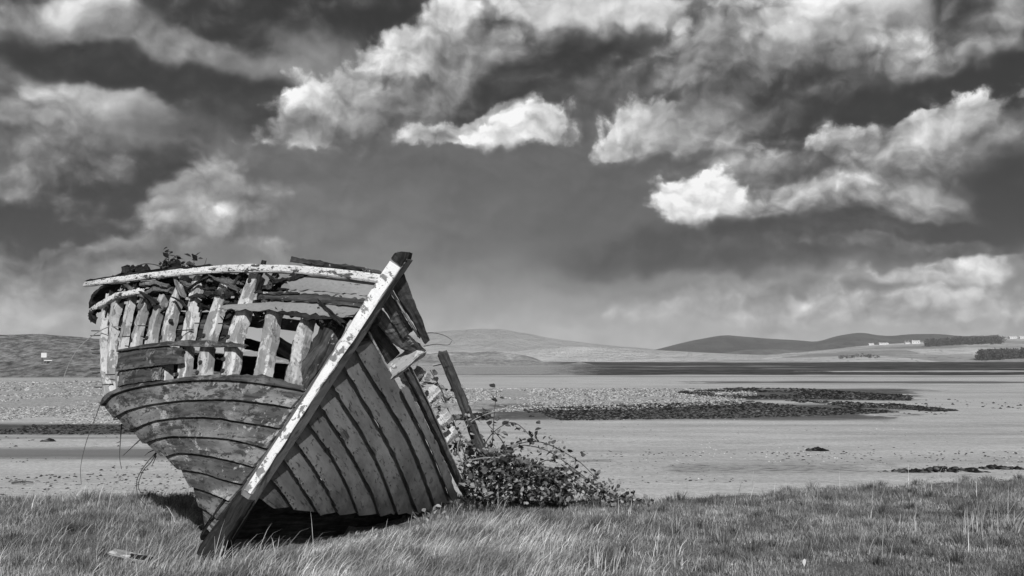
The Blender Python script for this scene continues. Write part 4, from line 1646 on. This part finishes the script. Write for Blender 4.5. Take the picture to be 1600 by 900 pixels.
# pale beam end crossing it
port_beam([(605, 590), (625, 576), (645, 560), (664, 546)], .125, .09, M['rib'], .05, 'deck_beam', .004, 139, .03, nrm=(.3, -.8, .5))
port_beam([(650, 575), (667, 557)], .05, .10, M['strake_grey'], .10, 'deck_beam', .003, 140, .02, nrm=(.3, -.8, .3))
port_beam([(632, 520), (648, 533), (662, 546)], .05, .06, M['rib'], .06, 'beam_end', .006, 141, .02, nrm=(.2, -.8, .5))
port_beam([(590, 505), (600, 480), (612, 462)], .10, .06, M['dark_patch'], .04, 'knee', .012, 142, .02)
port_beam([(560, 556), (574, 530), (590, 505)], .10, .05, M['dark_patch'], .02, 'knee', .012, 143, .02)
# pale rib ends poking up behind the batten among the leaves
for k, (a, b, w) in enumerate([((664, 610), (676, 592), .10), ((672, 640), (694, 618), .12), ((690, 676), (712, 655), .12), ((700, 700), (722, 682), .10), ((655, 600), (668, 586), .07)]):
    port_beam([a, ((a[0] + b[0]) / 2, (a[1] + b[1]) / 2), b], w, .07, M['rib'], .12, 'rib_stub', .006, 150 + k, .03, nrm=(-.1, -.7, .6))
# the leaning frame timber standing clear of the hull
pp = [at(757, 716, 10.6), at(744, 690, 10.55), at(717, 620, 10.35), at(690, 556, 10.15)]
beam('frame_post', pp, np.array([-.25, -1, .1]), .085, .10, M['post'], boat, rough=.003, endrag=.02, seed=160)
V, F = tube([at(690, 569, 10.1), at(677, 572, 10.05)], .007, .005, 5, 3)
mesh('nail', V, F, M['iron'], boat)
V, F = tube([at(706, 620, 10.2), at(694, 627, 10.15)], .007, .005, 5, 3)
mesh('nail', V, F, M['iron'], boat)
# keel running aft under the hull
kl = [stemP(850, .1), stemP(868, .2) + np.array([-.3, 1.0, -.1]), stemP(868, .2) + np.array([-.75, 2.6, -.25])]
beam('keel', kl, np.array([-.6, -.4, .5]), .14, .2, M['dark'], boat, rough=.004, seed=161)

# ================================================================== PLANTS
def leaf_proto(name, mat, L=.05, W=.04, lobed=False):
    v = [(0, 0, 0), (-.42 * W, .28 * L, .10 * W), (-.5 * W, .6 * L, .08 * W), (0, L, -.10 * L), (.5 * W, .6 * L, .08 * W), (.42 * W, .28 * L, .10 * W), (0, .5 * L, -.03 * L)]
    f = [(0, 6, 1), (1, 6, 2), (2, 6, 3), (3, 6, 4), (4, 6, 5), (5, 6, 0)]
    me = bpy.data.meshes.new(name)
    me.from_pydata(v, [], f)
    me.materials.append(mat)
    return me


def put_leaf(me, P, parent, r, s=1.0, up=None):
    o = bpy.data.objects.new('leaf', me)
    COL.objects.link(o)
    o.parent = parent
    o.location = tuple(P - np.array(parent.location))
    o.rotation_euler = (r.uniform(-.5, 1.1), r.uniform(-.7, .7), r.uniform(0, 6.28))
    o.scale = (s, s, s)
    return o


def leaf_soup(points, r, size):
    n = len(points)
    base = np.array([(0, 0, 0), (-.42, .3, .1), (-.4, .65, .08), (0, 1, -.1), (.4, .65, .08), (.42, .3, .1)], float) * np.array([.8, 1, .8])
    A = unit(r.normal(0, 1, (n, 3)) + np.array([0, 0, .2]))
    B = unit(np.cross(A, r.normal(0, 1, (n, 3)) + np.array([.3, -.2, 1.2])))
    Cc = np.cross(A, B)
    s = size * r.uniform(.6, 1.35, n)
    V = points[:, None, :] + s[:, None, None] * (base[None, :, 0:1] * B[:, None] + base[None, :, 1:2] * A[:, None] + base[None, :, 2:3] * Cc[:, None])
    tri = np.array([(0, 1, 5), (1, 2, 4), (1, 4, 5), (2, 3, 4)])
    F = (tri[None] + (np.arange(n) * 6)[:, None, None]).reshape(-1, 3)
    return V.reshape(-1, 3), F


# ---- bramble on the right of the hull
BR = np.array([.15, 10.9, .0])
bramble = empty('bramble', BR, 'bramble bush sprawling over the broken right side of the boat', 'bush')
lm = leaf_proto('bramble_leaf', M['leaf'], .085, .070)
r = np.random.default_rng(12)
canes = [
    [(752, 770, 10.9), (768, 700, 10.8), (772, 650, 10.7), (776, 610, 10.7)],
    [(750, 775, 10.9), (800, 700, 10.7), (850, 702, 10.7), (900, 735, 10.8), (950, 772, 11.0), (1008, 787, 11.2)],
    [(760, 775, 10.8), (790, 705, 10.8), (840, 690, 10.8), (900, 718, 11.0), (930, 745, 11.2)],
    [(745, 770, 10.7), (760, 690, 10.6), (800, 660, 10.6), (838, 690, 10.5)],
    [(740, 765, 10.6), (720, 690, 10.4), (700, 640, 10.2), (676, 600, 10.0)],
    [(745, 765, 10.6), (715, 700, 10.3), (735, 660, 10.4), (780, 640, 10.6)],
    [(770, 785, 10.7), (820, 730, 10.6), (870, 735, 10.7), (920, 770, 10.9)],
    [(780, 785, 10.8), (830, 745, 10.7), (880, 755, 10.8), (935, 783, 11.0), (985, 792, 11.1)],
    [(760, 770, 10.6), (780, 730, 10.4), (790, 700, 10.4), (760, 660, 10.4)],
    [(730, 720, 10.4), (760, 715, 10.3), (800, 716, 10.3)],
    [(735, 770, 10.4), (738, 730, 10.3), (745, 760, 10.2), (760, 780, 10.2)],
    [(800, 780, 10.9), (850, 720, 10.8), (900, 740, 10.9), (960, 780, 11.1)],
    [(700, 640, 10.2), (690, 610, 10.1), (672, 578, 10.0)],
]
cp = []
for k, c in enumerate(canes):
    P = np.array([at(*q) for q in c])
    V, F = tube(P, .008, .004, 5, 22)
    mesh('cane', V, F, M['twig_pale'] if k in (9, 5) else M['twig'], bramble)
    cp.append(resample(P, 60))
pts = []
for k, c in enumerate(cp):
    if k in (4, 5, 12):
        sel = r.choice(np.arange(4, 60), 14, replace=False)
        sc = .05
    elif k == 0:
        sel = r.choice(np.arange(6, 60), 20, replace=False)
        sc = .05
    else:
        sel = r.choice(np.arange(4, 60), 95 if k in (1, 2, 7, 11) else 40, replace=True)
        sc = .06 if k in (1, 2, 7, 11) else .085
    for i_ in sel:
        pts.append(c[i_] + r.normal(0, sc, 3) * np.array([1, 1, .8]))
pts = np.array(pts)
order = np.argsort(pts[:, 1])
pts = pts[order]
# keep the upright shoot sparse
for q in pts[:300]:
    put_leaf(lm, q, bramble, r, .55 + .75 * r.uniform(0, 1) ** 1.6)
extra = pts[300:]
fill = []
for k in range(2600):
    px = r.uniform(725, 890)
    top = np.interp(px, [725, 760, 800, 850, 890], [688, 690, 710, 728, 750])
    py = r.uniform(top, 785)
    fill.append(at(px, py, r.uniform(10.7, 11.5)))
for k in range(170):
    px = r.uniform(672, 750)
    top = np.interp(px, [655, 740], [600, 690])
    fill.append(at(px, r.uniform(top, top + 70), r.uniform(10.35, 10.9)))
for k in range(420):
    px = r.uniform(880, 1018)
    py = np.interp(px, [880, 1015], [745, 785]) + r.normal(8, 9)
    fill.append(at(px, py, r.uniform(11.0, 11.4)))
V, F = leaf_soup(np.concatenate([extra, np.array(fill)]), r, .055)
o = mesh('foliage', V, F, M['leaf'], bramble)
o['kind'] = 'stuff'
pal = [at(r.uniform(668, 745), r.uniform(600, 720), r.uniform(10.3, 10.6)) for k in range(60)] + [at(r.uniform(740, 880), r.uniform(700, 785), r.uniform(10.4, 10.7)) for k in range(90)]
V, F = leaf_soup(np.array([q for q in pal if q[2] > .02]), r, .05)
o = mesh('pale_foliage', V, F, M['leaf_pale'], bramble)
o['kind'] = 'stuff'

# ---- pale leafy weed at the foot of the hull
WP = at(668, 815, 9.3)
WP[2] = 0.0
dock = empty('leafy_weed', WP, 'small pale-leaved weed growing in front of the port planks', 'plant')
dm = leaf_proto('dock_leaf', M['leaf_pale'], .075, .05)
for (a, b, s) in [(645, 800, 1.1), (652, 812, .9), (664, 800, .8), (672, 806, 1.0), (680, 790, .8), (684, 796, .9), (676, 797, .9), (690, 802, .8), (655, 822, .9), (668, 815, .7), (700, 812, .7), (686, 810, .7)]:
    lp = at(a, b, 9.25 + r.uniform(-.08, .08))
    put_leaf(dm, lp, dock, r, s)
    V, F = tube([WP + np.array([r.normal(0, .03), r.normal(0, .03), 0]), (WP + lp) / 2 + np.array([0, 0, .02]), lp], .004, .002, 4, 6)
    mesh('stalk', V, F, M['twig_pale'], dock)

# ---- weeds sprouting from the rail
RW = star(265, 423, -.05)
rw = empty('rail_weed', RW, 'dark sprig of weed growing from the boat rail', 'plant')
dl = leaf_proto('weed_leaf', M['leaf_dark'], .07, .055)
sprigs = [[(266, 424), (264, 408), (262, 392)], [(268, 424), (274, 410), (279, 402)], [(264, 424), (256, 414), (249, 408)], [(270, 424), (283, 418), (292, 412)], [(303, 419), (303, 410), (304, 402)], [(318, 418), (321, 410), (323, 403)], [(268, 424), (288, 418), (300, 416)]]
Yr = RW[1] + .02
for k, s in enumerate(sprigs):
    P = np.array([at(a, b, Yr - (.35 if a > 300 else 0) + .0) for a, b in s])
    if k == 4 or k == 5:
        P = np.array([at(a, b, star(s[0][0], 421)[1]) for a, b in s])
    V, F = tube(P, .004, .002, 4, 8)
    mesh('stalk', V, F, M['twig'], rw)
    if k == 5:
        continue
    C_ = resample(P, 20)
    for i_ in range(9 if k != 1 else 12):
        q = C_[r.integers(6 if k < 4 else 12, 20)] + r.normal(0, .018, 3)
        put_leaf(dl, q, rw, r, r.uniform(.55, 1.1))
for i_ in range(16):
    put_leaf(dl, at(r.uniform(262, 282), r.uniform(414, 423), Yr), rw, r, r.uniform(.7, 1.2))
P = [at(262, 420, Yr), at(240, 413, Yr), at(222, 413, Yr + .1), at(205, 422, Yr + .3)]
V, F = tube(P, .006, .004, 5, 20)
mesh('cane', V, F, M['twig'], rw)


def twigs(name, label, lines, r0=.007, mat='twig'):
    P = at(*lines[0][0])
    root = empty(name, P, label, 'twig', 'bare canes trailing from the boat')
    for l in lines:
        V, F = tube([at(*q) for q in l], r0, r0 * .45, 5, 20)
        mesh('stem', V, F, M[mat], root)
    return root


twigs('trailing_cane', 'long pale cane arching out from the bare ribs at left', [[(205, 516, 9.8), (175, 510, 9.9), (150, 521, 10.0), (122, 545, 10.0), (103, 580, 10.0), (94, 615, 10.0)]], .006, 'twig_pale')
twigs('trailing_cane', 'thin straight cane hanging low at left below the turn of the hull', [[(160, 622, 10.2), (150, 650, 10.2), (135, 690, 10.1), (126, 730, 10.1), (127, 757, 10.1)]], .005)
twigs('trailing_cane', 'short knotted cane hanging under the hull at left', [[(190, 662, 9.9), (188, 690, 9.9), (187, 715, 9.9), (190, 733, 9.9)], [(188, 690, 9.9), (182, 692, 9.9)], [(222, 684, 9.6), (205, 700, 9.7), (192, 712, 9.8)]], .006)
twigs('trailing_cane', 'bunch of bare dark canes curling down from the lower left planks', [[(246, 705, 9.3), (228, 725, 9.3), (214, 750, 9.3), (216, 775, 9.3), (228, 790, 9.3)], [(246, 705, 9.3), (236, 722, 9.3), (224, 735, 9.3), (216, 760, 9.3), (224, 775, 9.3)], [(243, 702, 9.3), (232, 707, 9.3), (226, 712, 9.3)], [(244, 712, 9.3), (240, 722, 9.3), (237, 728, 9.3)]], .006)
twigs('trailing_cane', 'thin curved cane reaching right from the broken port side', [[(660, 521, 9.6), (676, 520, 9.7), (694, 524, 9.7), (707, 532, 9.8)], [(662, 541, 9.6), (680, 538, 9.7), (700, 539, 9.7), (706, 533, 9.8)]], .005)

# ---- plank lying in the grass
PA, PB = at(178, 862, 8.15), at(232, 880, 7.95)
PA[2] = ground_z(PA[0], PA[1]) + .10
PB[2] = ground_z(PB[0], PB[1]) + .07
fb = empty('fallen_board', (PA + PB) / 2, 'pale broken board lying in the grass left of the stem foot', 'board')
beam('board', [PA, (PA + PB) / 2, PB], np.array([.1, -.3, 1]), .09, .025, M['rib'], fb, rough=.004, endrag=.04, seed=170)
beam('splinter', [PA * .4 + PB * .6 + np.array([0, -.03, .012]), PB + np.array([.03, -.03, .01])], np.array([.1, -.3, 1]), .04, .03, M['dark'], fb, rough=.004, endrag=.04, seed=171)


# ================================================================== GRASS
def blades(x, y, z, h, w, lean, az, mat, name, label, bend=.6, curl=None):
    """tapered blades: 3 joints, 5 triangles each"""
    n = len(x)
    h = h * lee(x, y)
    r = np.random.default_rng(len(x))
    fa = r.uniform(0, math.pi, n)
    wx, wy = np.cos(fa) * w / 2, np.sin(fa) * w / 2
    lx, ly = np.cos(az) * lean, np.sin(az) * lean
    V = np.zeros((n, 7, 3))
    for k, (tt, ww) in enumerate(((0, 1.0), (.38, .85), (.72, .55))):
        dx = h * (lx * (tt * (1 - bend) + bend * tt * tt))
        dy = h * (ly * (tt * (1 - bend) + bend * tt * tt))
        zz = z + h * tt * np.sqrt(np.maximum(.05, 1 - (lean * tt * .75) ** 2))
        for s in (0, 1):
            sg = -1 if s == 0 else 1
            V[:, k * 2 + s, 0] = x + dx + sg * wx * ww
            V[:, k * 2 + s, 1] = y + dy + sg * wy * ww
            V[:, k * 2 + s, 2] = zz
    V[:, 6, 0] = x + h * lx
    V[:, 6, 1] = y + h * ly
    V[:, 6, 2] = z + h * np.sqrt(np.maximum(.05, 1 - (lean * .85) ** 2)) * .97
    V[:, :2, 2] -= .02
    tri = np.array([(0, 1, 3), (0, 3, 2), (2, 3, 5), (2, 5, 4), (4, 5, 6)])
    F = (tri[None] + (np.arange(n) * 7)[:, None, None]).reshape(-1, 3)
    o = mesh(name, V.reshape(-1, 3), F, mat)
    tag(o, label, 'grass', kind='stuff')
    return o


def grass_mat(name, lo, hi, patch=True):
    m, t = new_mat(name)
    g = t.n('ShaderNodeNewGeometry')
    rnd = g.outputs['Random Per Island']
    v = t.mix(t.math('POWER', rnd, 1.6), lo, hi)
    n = t.noise(g.outputs['Position'], 1.1, 5, .6)
    n2 = t.noise(g.outputs['Position'], 5.0, 4, .6)
    v = t.math('MULTIPLY', v, t.ramp(n, .36, .64, .58, 1.28))
    v = t.math('MULTIPLY', v, t.ramp(n2, .32, .68, .62, 1.28))
    finish(t, v, .65, None, spec=.25, trans=.3)
    return m


M['grass'] = grass_mat('turf_grass', .22, .56)
M['grass_long'] = grass_mat('long_pale_grass', .32, .74)
M['tussock'] = grass_mat('tussock_grass', .11, .38)
M['stalk'] = grass_mat('dry_stalks', .46, .82)


def lee(x, y):
    """grass stays short in the dry lee right under the overhanging side"""
    g = unit(np.array([G0[0] - S0[0], G0[1] - S0[1]]))
    dx, dy = x - S0[0], y - S0[1]
    al = g[0] * dx + g[1] * dy
    ac = g[1] * dx - g[0] * dy          # distance out from the hull's ground line
    near = (1 - sstep(.25, .85, ac)) * sstep(-.15, .25, ac + .2) * sstep(.35, .8, al) * (1 - sstep(2.3, 2.9, al))
    return 1 - .68 * near


def in_hull(x, y):
    """ground footprint of the hull, where grass is thin"""
    a = S0[:2]
    # right of the keel line and left of the port ground line
    g = unit(np.array([G0[0] - S0[0], G0[1] - S0[1]]))
    k = unit(np.array([-.35, 1.0]))
    dx, dy = x - a[0], y - a[1]
    c1 = g[0] * dy - g[1] * dx        # left of port ground line
    c2 = k[0] * dy - k[1] * dx        # right of keel line
    return (c1 > .05) & (c2 < -.0) & (dy > .25) & (dy < 3.5)


r = np.random.default_rng(99)
n = 380000
# even coverage in the picture: more blades near, fewer far
Y = 7.0 + (r.uniform(0, 1, n) ** 1.1) * 7.8
X = r.uniform(-1, 1, n) * (Y * .62 + .6)
ok = (Y < lipY(X) + .35) & ~in_hull(X, Y)
X, Y = X[ok], Y[ok]
clump = fbm(X * 1.6, Y * 1.6, 4, 14)
right = sstep(-.8, 1.0, X)
left = sstep(-2.6, -3.6, X)
h = (.034 + .020 * (1 - right) + .11 * np.maximum(0, clump)) * r.uniform(.5, 1.4, len(X))
keep = r.uniform(0, 1, len(X)) < np.clip(.75 + clump * 2.2, .12, 1)
X, Y, h, clump = X[keep], Y[keep], h[keep], clump[keep]
lean = np.clip(r.normal(.5, .3, len(X)), .05, 1.0)
az = r.normal(0.2, 2.2, len(X)) + 2.5 * fbm(X * .8, Y * .8, 3, 77)
blades(X, Y, ground_z(X, Y), h, r.uniform(.0025, .006, len(X)), lean, az, M['grass'], 'turf', 'short tufty turf covering the bank')
# tussocks: blades fanning out of one root
nt_ = 520
tx = r.uniform(-6, 8.5, nt_)
ty = 7.2 + r.uniform(0, 1, nt_) * 7.0
ok = (ty < lipY(tx) + .1) & ~in_hull(tx, ty)
tx, ty = tx[ok], ty[ok]
th = r.uniform(.05, .14, len(tx)) * (1 - .25 * (ty > lipY(tx) - .7))
nb = 110
X = np.repeat(tx, nb)
Y = np.repeat(ty, nb)
ang_ = r.uniform(0, 6.283, len(X))
rad_ = np.abs(r.normal(0, .06, len(X)))
az = ang_ + r.normal(0, .5, len(X))
lean = np.clip(rad_ * 6 + r.normal(.15, .2, len(X)), .02, 1.0)
X = X + np.cos(ang_) * rad_
Y = Y + np.sin(ang_) * rad_
blades(X, Y, ground_z(X, Y), np.repeat(th, nb) * r.uniform(.6, 1.3, len(X)), r.uniform(.003, .006, len(X)), lean, az, M['tussock'], 'tussocks', 'darker tussocks of grass dotted through the turf', .5)
# long combed grass in front of the hull and left of it
n = 22000
X = np.r_[r.uniform(-3.2, 1.6, n), r.uniform(-5.4, -2.6, n // 2)]
Y = np.r_[r.uniform(7.1, 9.9, n), r.uniform(7.1, 11.9, n // 2)]
ok = ~in_hull(X, Y) & (Y < lipY(X) + .2)
X, Y = X[ok], Y[ok]
den = fbm(X * 1.1, Y * 1.1, 4, 55)
fall = np.where(X > -2.9, 1 - sstep(-.4, 1.3, X) * .9, .16)
ok = r.uniform(0, 1, len(X)) < np.clip(fall * (.6 + 1.6 * den), 0, 1)
X, Y = X[ok], Y[ok]
h = r.uniform(.08, .25, len(X)) * (.8 + .8 * np.maximum(0, fbm(X, Y, 3, 4)))
lean = np.clip(r.normal(.75, .2, len(X)), .1, 1.05)
az = r.normal(.15, .55, len(X)) + 1.4 * fbm(X * 1.1, Y * 1.1, 3, 31)
blades(X, Y, ground_z(X, Y), h, r.uniform(.004, .008, len(X)), lean, az, M['grass_long'], 'long_grass', 'long pale wind-combed grass in front of the hull', .7)
# dry stalks
n = 1100
X = r.uniform(-5.2, 7.5, n)
Y = r.uniform(7.2, 13.5, n)
ok = ~in_hull(X, Y) & (Y < lipY(X) + .1) & (fbm(X * 1.3, Y * 1.3, 4, 66) > -.02)
ok &= (X < 1.5) | (r.uniform(0, 1, n) < .55)
X, Y = X[ok], Y[ok]
h = .12 + .32 * r.uniform(0, 1, len(X)) ** 2
blades(X, Y, ground_z(X, Y), h, r.uniform(.004, .007, len(X)), np.clip(r.normal(.35, .25, len(X)), 0, .95), r.normal(.4, 1.0, len(X)), M['stalk'], 'dry_stalks', 'pale dry grass stalks standing above the turf', .3)


n = 800
X = np.r_[r.uniform(-3.1, .5, n), r.uniform(-5.0, -3.3, n // 5)]
Y = np.r_[7.3 + r.uniform(0, 1, n) ** 1.2 * 2.0, r.uniform(7.3, 9.5, n // 5)]
ok = ~in_hull(X, Y) & (fbm(X * 1.4, Y * 1.4, 3, 90) > -.06)
X, Y = X[ok], Y[ok]
blades(X, Y, ground_z(X, Y), r.uniform(.16, .36, len(X)), r.uniform(.0035, .006, len(X)), np.clip(r.normal(.8, .15, len(X)), .3, 1.05), r.normal(.25, .5, len(X)), M['stalk'], 'arching_grass', 'long arching pale grass blades below the hull', .85)


def tuft(px, py, n, hgt, spread, label, seed, leanm=.15):
    r = np.random.default_rng(seed)
    P = on_z(px, py, 0.0)
    P[2] = ground_z(P[0], P[1])
    root = empty('dry_grass_tuft', P, label, 'grass tuft', 'pale dry tufts in the turf')
    for k in range(n):
        a = P + np.array([r.normal(0, spread), r.normal(0, spread), -.02])
        l = r.normal(leanm, .12)
        hh = hgt * r.uniform(.65, 1.1)
        V, F = tube([a, a + np.array([l * hh * .4, r.normal(0, .03), hh * .55]), a + np.array([l * hh, r.normal(0, .05), hh])], .0038, .0015, 4, 6)
        mesh('stalk', V, F, M['stalk'], root)


tuft(1528, 838, 20, .36, .07, 'tall upright tuft of pale dry stalks in the right turf', 1, .12)
tuft(1585, 836, 7, .24, .04, 'leaning tuft of dry stalks at the right edge of the turf', 2, .5)
tuft(962, 898, 14, .22, .07, 'tuft of pale dry stalks at the bottom edge, centre right', 3, .2)
tuft(935, 895, 6, .26, .03, 'few thin dry stalks left of the bottom centre tuft', 4, .1)
tuft(1440, 772, 12, .22, .10, 'loose dry stalks on the crest of the right bank', 5, .25)
tuft(1090, 842, 16, .20, .16, 'spread of short dry stalks in the middle of the right turf', 6, .1)
tuft(335, 895, 14, .30, .10, 'dry stalks rising in front of the stem foot', 7, .25)

# white leaf lying low right
LP = on_z(1257, 893, 0.0)
LP[2] = ground_z(LP[0], LP[1]) + .06
wl_ = empty('white_leaf', LP, 'single white leaf standing in the turf near the bottom edge', 'leaf')
v = np.array([(0, 0, -.05), (-.022, .0, 0), (-.018, .006, .03), (.006, .004, .052), (.026, -.004, .03), (.02, 0, 0)]) * .6
mesh('blade', LP + v, [(0, 5, 4, 3, 2, 1)], M['render_grey'], wl_)
V, F = tube([LP + np.array([0, 0, -.045]), LP + np.array([0, 0, -.1])], .003, .003, 4, 3)
mesh('stalk', V, F, M['twig_pale'], wl_)


# ================================================================== HAZE
hz = bpy.data.materials.new('haze')
hz.use_nodes = True
nt = hz.node_tree
nt.nodes.clear()
pv = nt.nodes.new('ShaderNodeVolumePrincipled')
pv.inputs['Color'].default_value = (.95, .95, .95, 1)
pv.inputs['Density'].default_value = 9e-5
pv.inputs['Anisotropy'].default_value = 0.0
ov = nt.nodes.new('ShaderNodeOutputMaterial')
nt.links.new(pv.outputs[0], ov.inputs['Volume'])
c0, c1 = np.array([-6500, -400, -4.0]), np.array([6500, 9500, 285.0])
V = [np.array([(c0, c1)[a][0], (c0, c1)[b][1], (c0, c1)[c][2]]) for c in (0, 1) for a, b in ((0, 0), (1, 0), (1, 1), (0, 1))]
o = mesh('haze', V, BOXF, hz)
tag(o, 'thin pale sea haze over the whole bay', 'haze', kind='stuff')
